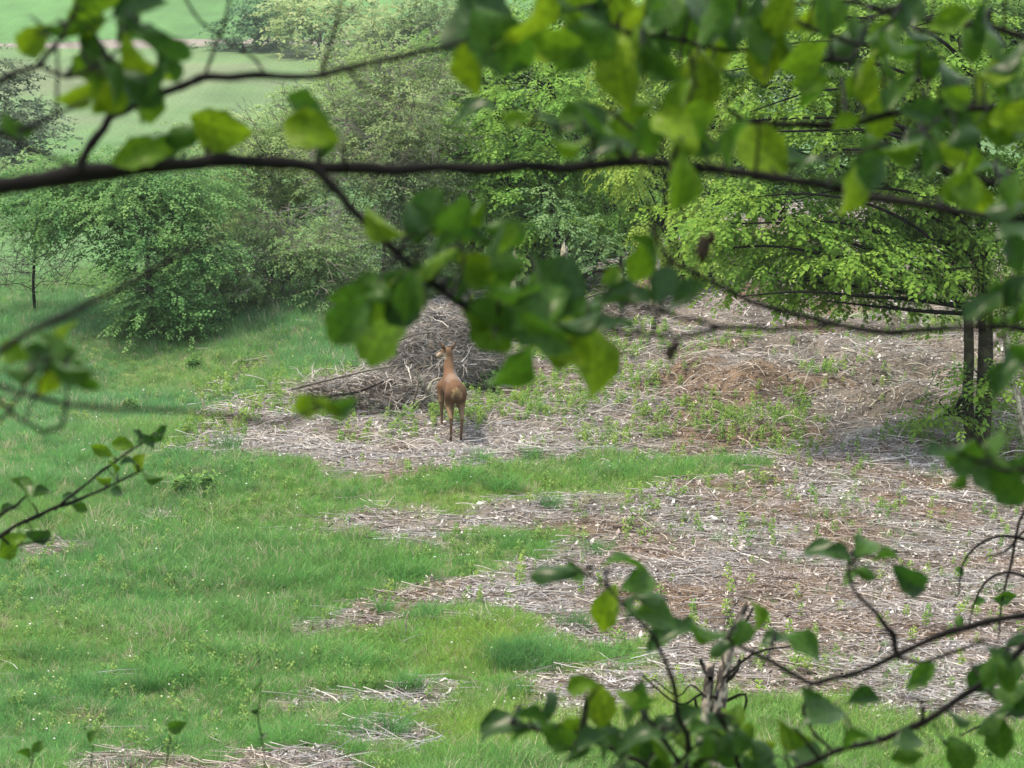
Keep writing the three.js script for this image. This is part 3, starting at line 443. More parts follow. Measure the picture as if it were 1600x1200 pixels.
// ---------------------------------------------------------------- brush piles behind the deer
srand(91);
function heap(name, label, u, v, rx, ry, rz, nTw, tones, branches) {
  const c = onGround(u, v); c.z -= rz * 0.55; c.y = height(c.x, -c.z);
  const t = thing(name, label, 'brush pile', c, 'heaps of cut brushwood');
  const f = (a, e) => 1 + 0.3 * (fbm(a * 1.6 + u, e * 3, 3) - 0.5), g = new THREE.SphereGeometry(1, 40, 20, 0, Math.PI * 2, 0, Math.PI * 0.62), p = g.attributes.position;
  for (let i = 0; i < p.count; i++) { const x = p.getX(i), y = p.getY(i), z = p.getZ(i), k = f(Math.atan2(z, x) * Math.cos(y), y) * (1 + 0.1 * (vnoise(x * 9 + 30, z * 9 + y * 7) - 0.5)); p.setXYZ(i, c.x + x * rx * k * 0.93, c.y + y * ry * k * 0.93, c.z + z * rz * k * 0.93); }
  g.computeVertexNormals(); part(t, 'packed_core', g, std(col(0.17, 0.148, 0.13), { map: grain, bumpMap: grainBump, bumpScale: 0.03 }));
  const tw = [[], []], st = [[], [], [], []];
  for (let k = 0; k < nTw; k++) {
    const a = R() * 6.283, e = Math.asin(R()), d = V(Math.cos(a) * Math.cos(e), Math.sin(e), Math.sin(a) * Math.cos(e)), q = V(c.x + d.x * rx * RR(0.9, 1.04), c.y + d.y * ry * RR(0.9, 1.04), c.z + d.z * rz * RR(0.9, 1.04));
    const tone = tones[Math.floor(R() * tones.length)].clone().multiplyScalar(RR(0.7, 1.25));
    if (R() < 0.45) tw[R() < 0.5 ? 0 : 1].push({ m: mat4(q, quatE(gauss() * 0.6, R() * 6.28, gauss()), RR(0.5, 1)), c: tone });
    else { const L = RR(0.12, 0.6); st[Math.floor(R() * 4)].push({ m: mat4(q, quatE(gauss() * 0.3, R() * 6.28, gauss() * 0.55), V(L, RR(0.5, 1), RR(0.5, 1))), c: tone }); }
  }
  SPRAY.forEach((s, k) => copies(t, 'twigs', s, M.twig, tw[k])); stalkGeo.forEach((s, k) => copies(t, 'sticks', s, M.litter, st[k]));
  const dC = seen(c.x, c.y, c.z)[2] - rz * 0.8;
  for (const [pts, r, mat, dd = 0] of branches) part(t, 'branch', tube(pts.map(([a, b]) => at(a, b, dC + dd)), pts.map((_, i) => r * (1 - 0.6 * i / (pts.length - 1))), 6, 4, 0.15), mat);
  return t;
}
const greyT = [col(0.26, 0.24, 0.22), col(0.36, 0.335, 0.31), col(0.17, 0.15, 0.14), col(0.28, 0.25, 0.22)], palT = [col(0.38, 0.34, 0.31), col(0.5, 0.46, 0.41), col(0.22, 0.185, 0.155), col(0.14, 0.11, 0.09)];
heap('brush_pile', 'domed grey pile of cut brushwood right behind the deer', 700, 606, 0.82, 1.0, 0.7, 1500, greyT, [
  [[[606, 540], [650, 522], [700, 520], [745, 526], [770, 545]], 0.014, M.greyBark, -0.1], [[[780, 560], [740, 585], [700, 612]], 0.012, M.greyBark, -0.1], [[[628, 476], [650, 468], [668, 478]], 0.014, M.greyBark, 0], [[[700, 570], [660, 574], [620, 590]], 0.022, M.greyBark, -0.25], [[[762, 540], [800, 532], [830, 536]], 0.018, M.darkBark, 0.1]]);
heap('brush_pile', 'long low brush heap left of the deer with a pale root end', 580, 644, 1.05, 0.44, 0.45, 1500, palT, [
  [[[455, 608], [520, 592], [580, 578], [640, 568]], 0.02, M.greyBark, -0.1], [[[500, 622], [560, 612], [600, 596]], 0.022, M.darkBark, -0.25], [[[690, 642], [668, 612], [655, 590], [650, 578]], 0.05, M.greyBark, -0.2], [[[668, 612], [676, 596], [690, 590]], 0.03, M.paleWood, -0.2], [[[640, 640], [650, 615], [655, 590]], 0.022, M.greyBark, -0.25]]);
heap('brush_pile', 'wide grey brush heap on the bank below the drooping tree', 960, 520, 1.3, 0.4, 0.6, 1300, palT, [[[[905, 470], [940, 458], [985, 460]], 0.02, M.greyBark, -0.1], [[[1100, 470], [1108, 500], [1118, 515]], 0.02, M.paleWood, -0.1]]);

// ---------------------------------------------------------------- pale broken stems, poles and sticks
srand(103);
function snag(label, u, vTop, vBase, w) {
  const b = onGround(u - (vBase - vTop) * 0.06, vBase), d = seen(b.x, b.y, b.z)[2], t = thing('broken_stem', label, 'tree stump', b, 'pale broken stems on the bank'), r = w / 2 * d / F;
  const pts = [b.clone().add(V(0, -0.05, 0)), at(u - 3, lerp(vBase, vTop, 0.45), d), at(u, vTop, d)];
  const st = part(t, 'stem', tube(pts, [r * 1.25, r, r * 0.85], 9, 4, 0.12), M.paleWood);
  for (let k = 0; k < 3; k++) { const a = k * 2.1 + 0.4; part(st, 'splinter', tube([pts[2].clone().add(V(Math.cos(a) * r * 0.5, -0.03, Math.sin(a) * r * 0.5)), pts[2].clone().add(V(Math.cos(a) * r * 0.6, 0.05 + 0.05 * k, Math.sin(a) * r * 0.6))], [r * 0.4, 0.003], 5, 1), M.paleWood); }
}
snag('thin pale broken stem left of the other two', 804, 402, 500, 10); snag('thicker pale broken stem, the middle one of three', 882, 388, 500, 14); snag('short pale broken stem beside the drooping tree', 1026, 408, 500, 14);
{
  const b = onGround(1601, 694), d = seen(b.x, b.y, b.z)[2], t = thing('leaning_pole', 'pale barkless pole leaning beside the right hand trunk', 'pole', b);
  const s = part(t, 'shaft', tube([b.clone().add(V(0.01, -0.06, 0)), at(1592, 640, d), at(1580, 580, d + 0.1), at(1568, 516, d + 0.2)], [0.045, 0.042, 0.04, 0.034], 8, 4, 0.1), M.paleWood); part(s, 'knot', tube([at(1580, 584, d + 0.06), at(1574, 578, d - 0.02)], [0.02, 0.012], 6, 1), M.greyBark);
}
function stick(label, a, b, r, mat, lift = 0.03) { // a fallen stick from one ground point to another
  const p = onGround(...a), q0 = onGround(...b), n = 3, pts = [];
  const rise = b[2] ? null : 0; const q = b[2] ? at(b[0], b[1], seen(p.x, p.y, p.z)[2] + (b[3] || 0)) : q0;
  for (let k = 0; k <= n; k++) { const m = p.clone().lerp(q, k / n); if (rise === 0) m.y = Math.max(m.y, height(m.x, -m.z)) + lift * (0.5 + 0.5 * k / n); m.add(V(gauss() * 0.012, gauss() * 0.008, gauss() * 0.012)); pts.push(m); }
  const t = thing('dead_stick', label, 'stick', p, 'bleached dead sticks lying about'); const s = part(t, 'stem', tube(pts, [r, r * 0.9, r * 0.75, r * 0.45], 6, 3, 0.2), mat);
  if (r > 0.008) part(s, 'side_shoot', tube([pts[1], pts[1].clone().add(V(gauss() * 0.08, 0.07, gauss() * 0.05))], [r * 0.6, 0.003], 5, 1), mat);
}
const ST = [
  ['forked pale stick lying on the bare patch in the near grass', [590, 1098], [662, 1062], 0.011], ['pale dry stalk standing upright in the grass below the middle tongue', [629, 1001], [638, 955, 1], 0.009], ['short pale stick poking up at the tip of the upper dry tongue', [598, 803], [617, 772, 1], 0.009],
  ['white stick on the slope right of the deer', [1085, 633], [1130, 646], 0.02], ['straight white stick under the right hand tree', [1358, 641], [1394, 611], 0.016], ['long grey stick pointing up the slope right of the deer', [990, 642], [1062, 598], 0.014],
  ['thin white stick on the litter just below the deer', [716, 742], [700, 706], 0.011], ['white stake end in the left grass', [322, 656], [317, 622, 1], 0.02], ['thin white stick lying in the grass at far left', [232, 648], [197, 630], 0.011],
  ['pale stick lying across the edge of the grass and the litter', [851, 998], [888, 976], 0.01], ['short thick pale stick right of the deer', [880, 652], [900, 624], 0.018], ['cut pale stick end at the bottom edge of the picture', [218, 1205], [231, 1170, 1], 0.013],
  ['long straw coloured stick at the right of the litter', [1490, 852], [1580, 814], 0.01], ['short white stick beside the straight one, upright', [1340, 634], [1349, 612, 1], 0.014], ['short pale stick left of the right hand tree foot', [1355, 688], [1385, 700], 0.014], ['pale bent stick on the upper edge of the grass tongue', [1168, 696], [1180, 672, 1], 0.013],
  ['grey stick across the lower dry tongue', [600, 944], [672, 912], 0.012], ['long thin stalk lying along the lower dry tongue', [560, 962], [700, 920], 0.008], ['grey stick leaning out of the heap left of the deer', [640, 628], [656, 600, 1], 0.012], ['straw stick lying high on the right litter', [1050, 850], [1150, 805], 0.008],
  ['pale stalk bent over near the end of the grass tongue', [1160, 745], [1172, 770], 0.01], ['pale tall stalk slanting before the right hand tree', [1400, 690], [1468, 575, 1, 0.4], 0.012],
  ['pale stick at the edge of the grass by the deer', [860, 690], [873, 666, 1], 0.012], ['thin tall straw stalk at the far left grass', [38, 895], [34, 858, 1], 0.005], ['second straw stalk at the far left grass', [50, 893], [52, 856, 1], 0.005],
];
for (const [l, a, b, r] of ST) stick(l, a, b, r, M.paleWood);
// leafy weed plants in the grass
for (const [u, v, h, label] of [[295, 770, 1.5, 'low bushy weed in the left grass below the thin twig'], [205, 640, 1, 'small dark weed in the hollow on the left'], [300, 575, 1, 'small green weed halfway up the left slope'], [760, 612, 1.6, 'fresh green weed clump just right of the deer'], [690, 640, 0.9, 'small weed at the foot of the heap behind the deer legs']]) {
  const b = onGround(u, v), t = thing('weed_plant', label, 'plant', b, 'weeds standing in the meadow');
  for (let k = 0; k < 9; k++) { const g = seedling(5, 0.17 * h * RR(0.7, 1.2), 0.07 * h, 0.02 * h); g.applyQuaternion(quatE(gauss() * 0.35, R() * 6, gauss() * 0.35)); const o = V(gauss() * 0.16 * h, 0, gauss() * 0.1 * h); o.y = height(b.x + o.x, -(b.z + o.z)) - b.y; g.translate(b.x + o.x, b.y + o.y, b.z + o.z); const m = part(t, 'shoot', g, thinLeaf(k % 2 ? col(0.13, 0.24, 0.06) : col(0.085, 0.18, 0.05), 0.35)); }
}

// ---------------------------------------------------------------- the roe deer
{
  const feet = onGround(712, 690), dD = seen(feet.x, feet.y, feet.z)[2], K = 138 / F * dD / 1.05;
  const t = thing('roe_deer', 'reddish brown roe deer standing with its back to the camera', 'deer', feet);
  t.rotation.y = 0.14; t.scale.set(K * 0.86, K, K);
  const B = [];
  const bone = (a, b, ra, rb, k = 0.03) => B.push([a, b, ra, rb, k]);
  bone([0, 0.60, 0.03], [0, 0.595, -0.28], 0.122, 0.125, 0.05); bone([0, 0.595, -0.28], [0, 0.56, -0.5], 0.125, 0.125, 0.05); bone([0, 0.655, 0.0], [0, 0.65, -0.5], 0.07, 0.075, 0.06); bone([0, 0.55, 0.08], [0, 0.62, 0.08], 0.07, 0.075, 0.04);
  bone([0, 0.6, -0.52], [0.0, 0.76, -0.63], 0.108, 0.076, 0.06); bone([0, 0.76, -0.63], [0.0, 0.9, -0.68], 0.074, 0.06, 0.03);
  bone([-0.005, 0.935, -0.69], [-0.045, 0.94, -0.73], 0.064, 0.056, 0.025); bone([-0.045, 0.935, -0.73], [-0.16, 0.87, -0.78], 0.048, 0.026, 0.02);
  for (const s of [-1, 1]) {
    const hs = s < 0 ? 0.0 : 0.02;
    bone([s * 0.06, 0.58, 0.03], [s * 0.085, 0.43, -0.07], 0.095, 0.062, 0.05); bone([s * 0.085, 0.43, -0.07], [s * 0.075, 0.285, 0.085 + hs], 0.052, 0.024, 0.03); bone([s * 0.075, 0.285, 0.085 + hs], [s * 0.07, 0.07, 0.03 + hs], 0.022, 0.0155, 0.015); bone([s * 0.07, 0.07, 0.03 + hs], [s * 0.07, 0.012, hs], 0.0155, 0.019, 0.01);
    const fx = -0.055;
    bone([s * 0.07 + fx, 0.55, -0.5], [s * 0.08 + fx, 0.39, -0.46], 0.075, 0.042, 0.05); bone([s * 0.08 + fx, 0.39, -0.46], [s * 0.075 + fx, 0.23, -0.49], 0.034, 0.023, 0.02); bone([s * 0.075 + fx, 0.23, -0.49], [s * 0.072 + fx, 0.06, -0.48], 0.019, 0.0145, 0.015); bone([s * 0.072 + fx, 0.06, -0.48], [s * 0.072 + fx, 0.012, -0.505], 0.015, 0.018, 0.01);
  }
  // ears, as flattened leaves of flesh
  bone([-0.045, 0.975, -0.69], [-0.09, 1.02, -0.665], 0.018, 0.027, 0.012); bone([-0.09, 1.02, -0.665], [-0.13, 1.07, -0.65], 0.027, 0.007, 0.012); bone([0.03, 0.975, -0.69], [0.07, 1.025, -0.665], 0.018, 0.027, 0.012); bone([0.07, 1.025, -0.665], [0.1, 1.08, -0.65], 0.027, 0.007, 0.012);
  const dist = (x, y, z) => { let r = 1; for (const [a, b, ra, rb, k] of B) { const bx = b[0] - a[0], by = b[1] - a[1], bz = b[2] - a[2], px = x - a[0], py = y - a[1], pz = z - a[2], h = clamp((px * bx + py * by + pz * bz) / (bx * bx + by * by + bz * bz), 0, 1), d = Math.hypot(px - bx * h, py - by * h, pz - bz * h) - lerp(ra, rb, h), m = clamp(0.5 + 0.5 * (r - d) / k, 0, 1); r = lerp(r, d, m) - k * m * (1 - m); } return r; };
  const mesh = (cx, cy, cz, half, res, keep) => {
    const mc = new MarchingCubes(res, M.fur, false, false, 400000); mc.isolation = 0;
    for (let k = 0; k < res; k++) for (let j = 0; j < res; j++) for (let i = 0; i < res; i++) mc.field[k * res * res + j * res + i] = -dist(cx + (i - res / 2) / (res / 2) * half, cy + (j - res / 2) / (res / 2) * half, cz + (k - res / 2) / (res / 2) * half);
    mc.update(); const P = [], N = [], C = [];
    for (let i = 0; i < mc.count; i += 3) {
      const q = []; for (let v = 0; v < 3; v++) { const o = (i + v) * 3; q.push([cx + mc.positionArray[o] * half, cy + mc.positionArray[o + 1] * half, cz + mc.positionArray[o + 2] * half]); }
      if (!keep((q[0][1] + q[1][1] + q[2][1]) / 3)) continue;
      for (const [x, y, z] of q) {
        const e = 0.004, n = V(dist(x + e, y, z) - dist(x - e, y, z), dist(x, y + e, z) - dist(x, y - e, z), dist(x, y, z + e) - dist(x, y, z - e)).normalize();
        P.push(x, y, z); N.push(n.x, n.y, n.z);
        const hair = 0.66 + 0.4 * vnoise(x * 130 + z * 60, y * 55 + z * 70) + 0.28 * vnoise(x * 22 + 9, y * 18 + z * 14);
        let c = [0.1, 0.054, 0.029]; const mix = (d, w) => { c = c.map((m, k) => lerp(m, d[k], clamp(w, 0, 1))); };
        mix([0.17, 0.15, 0.145], sstep(0.03, 0.09, x) * sstep(0.5, 0.58, y) * (1 - sstep(-0.02, 0.06, z)) * 0.95);   // grey winter hair left on the right flank
        mix([0.17, 0.13, 0.1], sstep(0.66, 0.7, y) * (1 - sstep(-0.1, 0.02, z)) * sstep(-0.5, -0.3, z) * 0.5);
        mix([0.25, 0.19, 0.11], (1 - sstep(0.44, 0.5, y)) * sstep(0.1, 0.3, y) * 0.35); mix([0.12, 0.07, 0.04], sstep(0.72, 0.8, y) * 0.6);
        if (n.z > 0.15 && z > 0.04) { const rr = Math.hypot(x / 0.085, (y - 0.575) / 0.095); const jag = (vnoise(x * 60, y * 60) - 0.5) * 0.5; mix([0.27, 0.18, 0.09], (1 - sstep(0.7, 1.1, rr + jag)) * 0.9); mix([0.07, 0.045, 0.025], (1 - sstep(0.35, 0.95, Math.hypot(x / 0.08, (y - 0.53) / 0.095) + jag)) * 0.95); }
        mix([0.3, 0.24, 0.17], sstep(-0.02, -0.06, x) * sstep(0.85, 0.88, y) * (1 - sstep(0.92, 0.95, y)) * 0.8); mix([0.1, 0.07, 0.05], sstep(0.985, 1.02, y) * 0.7); mix([0.03, 0.025, 0.02], 1 - sstep(0.02, 0.035, y)); mix([0.03, 0.02, 0.02], sstep(-0.155, -0.17, x) * sstep(0.8, 0.83, y));
        C.push(c[0] * hair, c[1] * hair, c[2] * hair);
      }
    }
    const g = new THREE.BufferGeometry(); g.setAttribute('position', new THREE.Float32BufferAttribute(P, 3)); g.setAttribute('normal', new THREE.Float32BufferAttribute(N, 3)); g.setAttribute('color', new THREE.Float32BufferAttribute(C, 3)); return g;
  };
  const cut = 0.84, body = mergeGeometries([mesh(0, 0.48, -0.32, 0.56, 110, (y) => y <= cut), mesh(-0.03, 0.96, -0.7, 0.22, 90, (y) => y > cut)]);
  const bm = new THREE.Mesh(body, M.fur); bm.name = 'body'; bm.castShadow = bm.receiveShadow = true; t.add(bm);
  for (const [x, y, z] of [[-0.1, 0.955, -0.725], [-0.045, 0.955, -0.79]]) { const e = new THREE.Mesh(new THREE.SphereGeometry(0.011, 12, 8), std(col(0.01, 0.008, 0.007), { roughness: 0.15 })); e.name = 'eye'; e.position.set(x, y, z); t.add(e); }
}

// ---------------------------------------------------------------- near trees: leafy branches hanging before the camera
srand(211);
function alderLeaf(fold, curl, wave, notch, wide, teeth = 0.07) { // obovate toothed leaf, 1 long, stalk below the origin
  const n = 7, m = 4, pos = [], uv = [], idx = [];
  for (let i = 0; i <= n; i++) { const t = i / n, w = wide * Math.pow(Math.max(0, Math.sin(Math.PI * Math.pow(0.03 + t * 0.955, 1.3))), 0.7);
    for (let j = 0; j <= m; j++) { const s = j / m * 2 - 1, a = Math.abs(s), e = a === 1 ? 1 + teeth * (i % 2 ? 1 : -1) + gauss() * 0.05 : 1; pos.push(s * w * e, t - (i === n ? notch * (1 - a) : 0), a * a * w * fold - curl * (t - 0.3) * (t - 0.3) + wave * Math.sin(t * 7 + s * 2) * a); uv.push(0.5 + s * w, t); } }
  for (let i = 0; i < n; i++) for (let j = 0; j < m; j++) { const a = i * (m + 1) + j, b = a + m + 1; idx.push(a, a + 1, b, a + 1, b + 1, b); }
  const blade = soup(pos, idx, uv); const st = tube([V(0, -0.28, -0.04 - curl * 0.1), V(0, 0.05, -curl * 0.07)], [0.014, 0.012], 3, 1); return mergeGeometries([blade, st]);
}
const LEAF = [[0.4, 0.4, 0.05, 0.04, 0.36], [0.8, 0.7, 0.06, 0.02, 0.34], [0.2, 0.25, 0.08, 0.05, 0.38], [-0.6, 0.6, 0.06, 0.02, 0.33], [0.7, -0.45, 0.08, -0.06, 0.3], [1.0, 0.35, 0.05, -0.1, 0.34], [0.5, 0.9, 0.05, -0.05, 0.32], [0.3, 0.5, 0.1, 0.03, 0.35]].map((a) => alderLeaf(...a));
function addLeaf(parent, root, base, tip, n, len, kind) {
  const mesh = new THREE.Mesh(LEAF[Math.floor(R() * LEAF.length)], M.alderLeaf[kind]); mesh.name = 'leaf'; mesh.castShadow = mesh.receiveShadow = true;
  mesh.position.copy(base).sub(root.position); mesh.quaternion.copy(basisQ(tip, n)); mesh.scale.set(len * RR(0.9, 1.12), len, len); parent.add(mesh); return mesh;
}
const TOWARD = FW.clone().negate();
// one near tree: branches given as photo outlines at a depth, leaves given by centre, length, direction of the tip (degrees, anticlockwise from right) and look, which picks a backlit or shaded leaf tone
function nearTree(root, branches, depthJit = 0.05, flat = 0.45, grow = 1.1) {
  const all = [];
  for (const br of branches) {
    const D = br.d, P = br.p.map(([u, v, r, dd = 0]) => ({ q: at(u, v, D + dd), r: r * D / F, u, v }));
    const P0 = P.map((p) => p.q), R0 = P.map((p) => p.r); let nf = 0;
    if (br.from) br.from.forEach(([q, r], i) => { P0.splice(i, 0, q); R0.splice(i, 0, r); nf++; });
    const pts = [P0[0]], rad = [R0[0]]; for (let i = 1; i < P0.length; i++) { const far = i <= nf, n = far ? 4 : 2, L = P0[i].distanceTo(P0[i - 1]); for (let k = 1; k <= n; k++) { const t = k / n, q = P0[i - 1].clone().lerp(P0[i], t), r = lerp(R0[i - 1], R0[i], t); if (k < n) { const j = far ? L * 0.03 : Math.min(r * 1.1, L * 0.05); q.add(V(gauss() * j, gauss() * j, gauss() * j)); } pts.push(q); rad.push(r * (k < n ? RR(0.85, 1) : RR(0.98, 1.16))); } }
    const curve = new THREE.CatmullRomCurve3(P.map((p) => p.q), false, 'centripetal'), samples = []; for (let i = 0; i <= 40; i++) { const q = curve.getPoint(i / 40), s = seen(q.x, q.y, q.z); samples.push([s[0], s[1], q]); }
    all.push({ br, pts, rad, samples, extra: [], leaves: [] });
  }
  const nearest = (b, u, v) => { let best = null, bd = 1e9; const set = b ? [b] : all; for (const a of set) for (const s of a.samples) { const d = Math.hypot(s[0] - u, s[1] - v); if (d < bd) { bd = d; best = [s, a, d]; } } return best; };
  const place = (a0, u, v, L0, ang, look) => {
    const L = L0 * grow, rad = ang * Math.PI / 180, [s, a, dist] = nearest(a0, u - Math.cos(rad) * L * 0.6, v + Math.sin(rad) * L * 0.6), D = a.br.d + gauss() * depthJit * a.br.d;
    const tipD = RT.clone().multiplyScalar(Math.cos(rad)).addScaledVector(UP, Math.sin(rad)).addScaledVector(FW, gauss() * 0.45), len = L * D / F;
    let n, kind;
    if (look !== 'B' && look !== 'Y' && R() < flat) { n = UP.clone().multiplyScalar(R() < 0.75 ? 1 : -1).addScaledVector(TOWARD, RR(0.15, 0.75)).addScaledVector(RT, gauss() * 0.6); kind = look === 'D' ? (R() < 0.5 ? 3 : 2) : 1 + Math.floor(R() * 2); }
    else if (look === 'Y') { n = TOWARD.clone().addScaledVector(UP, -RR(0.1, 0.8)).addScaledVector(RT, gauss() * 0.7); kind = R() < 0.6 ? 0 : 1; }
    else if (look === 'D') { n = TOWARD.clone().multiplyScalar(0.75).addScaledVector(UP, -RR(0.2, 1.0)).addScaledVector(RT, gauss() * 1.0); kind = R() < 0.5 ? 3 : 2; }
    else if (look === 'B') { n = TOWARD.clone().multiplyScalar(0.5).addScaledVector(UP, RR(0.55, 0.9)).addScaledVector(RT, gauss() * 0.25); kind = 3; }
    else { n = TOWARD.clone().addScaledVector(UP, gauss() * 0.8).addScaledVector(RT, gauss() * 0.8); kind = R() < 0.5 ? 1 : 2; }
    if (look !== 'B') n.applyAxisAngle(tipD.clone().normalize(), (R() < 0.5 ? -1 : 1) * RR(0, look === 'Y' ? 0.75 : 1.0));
    n.normalize(); const base = at(u - Math.cos(rad) * L * 0.5, v + Math.sin(rad) * L * 0.5, D);
    const end = base.clone().addScaledVector(tipD.clone().normalize(), -len * 0.26), reach = end.distanceTo(s[2]);
    if (reach > len * 0.12) { const mid = end.clone().lerp(s[2], 0.5).add(V(gauss() * reach * 0.1, reach * 0.08, gauss() * reach * 0.05)), r = 0.0009 + reach * 0.006; a.extra.push(tube([s[2], mid, end], [r * 1.5, r * 1.2, 0.0009], 4, 2)); }
    a.leaves.push([base, tipD, n, len, kind]);
  };
  for (const a of all) {
    for (const l of a.br.leaves || []) place(a, ...l);
    for (const [n, t0, t1, spread, lo, hi, looks] of a.br.auto || []) for (let k = 0; k < n; k++) { const s = a.samples[Math.floor(RR(t0, t1) * 40)], an = R() * 6.283, rr = spread * Math.sqrt(R()); place(a, s[0] + Math.cos(an) * rr, s[1] + Math.sin(an) * rr * 0.7, RR(lo, hi), R() < 0.7 ? RR(-150, -30) : RR(-180, 180), looks[Math.floor(R() * looks.length)]); }
  }
  for (const a of all) {
    const g = mergeGeometries([tube(a.pts, a.rad, 8, 3, 0.22), ...a.extra]), m = part(root, a.br.name || 'branch', g, a.br.mat || M.darkBark);
    for (const l of a.leaves) addLeaf(m, root, ...l);
    for (const [u, v, len] of a.br.cones || []) { const q = at(u, v, a.br.d), r = len * a.br.d / F, cg = new THREE.IcosahedronGeometry(r, 1), cp = cg.attributes.position; for (let i = 0; i < cp.count; i++) { const k = 0.8 + 0.4 * hash2(Math.round(cp.getX(i) * 9e4), Math.round(cp.getY(i) * 9e4)); cp.setXYZ(i, cp.getX(i) * k * 0.75, cp.getY(i) * k * 1.25, cp.getZ(i) * k * 0.75); } cg.computeVertexNormals(); cg.translate(q.x, q.y, q.z); const s = nearest(a, u, v - len)[0][2]; part(m, 'cone', mergeGeometries([cg.index ? cg.toNonIndexed() : cg, tube([s, s.clone().lerp(q, 0.5).add(V(0.004, 0, 0)), q], [0.0012, 0.001, 0.001], 4, 2).toNonIndexed()]), M.cone); }
  }
}
function trunkOf(root, base, top, r) { return part(root, 'trunk', tube([base.clone().add(V(0, -0.15, 0)), base.clone().lerp(top, 0.33).add(V(0.05, 0, 0.03)), base.clone().lerp(top, 0.66).add(V(-0.04, 0, -0.02)), top], [r * 1.25, r, r * 0.9, r * 0.7], 12, 5, 0.06), M.bark); }
const DA = 3.0;
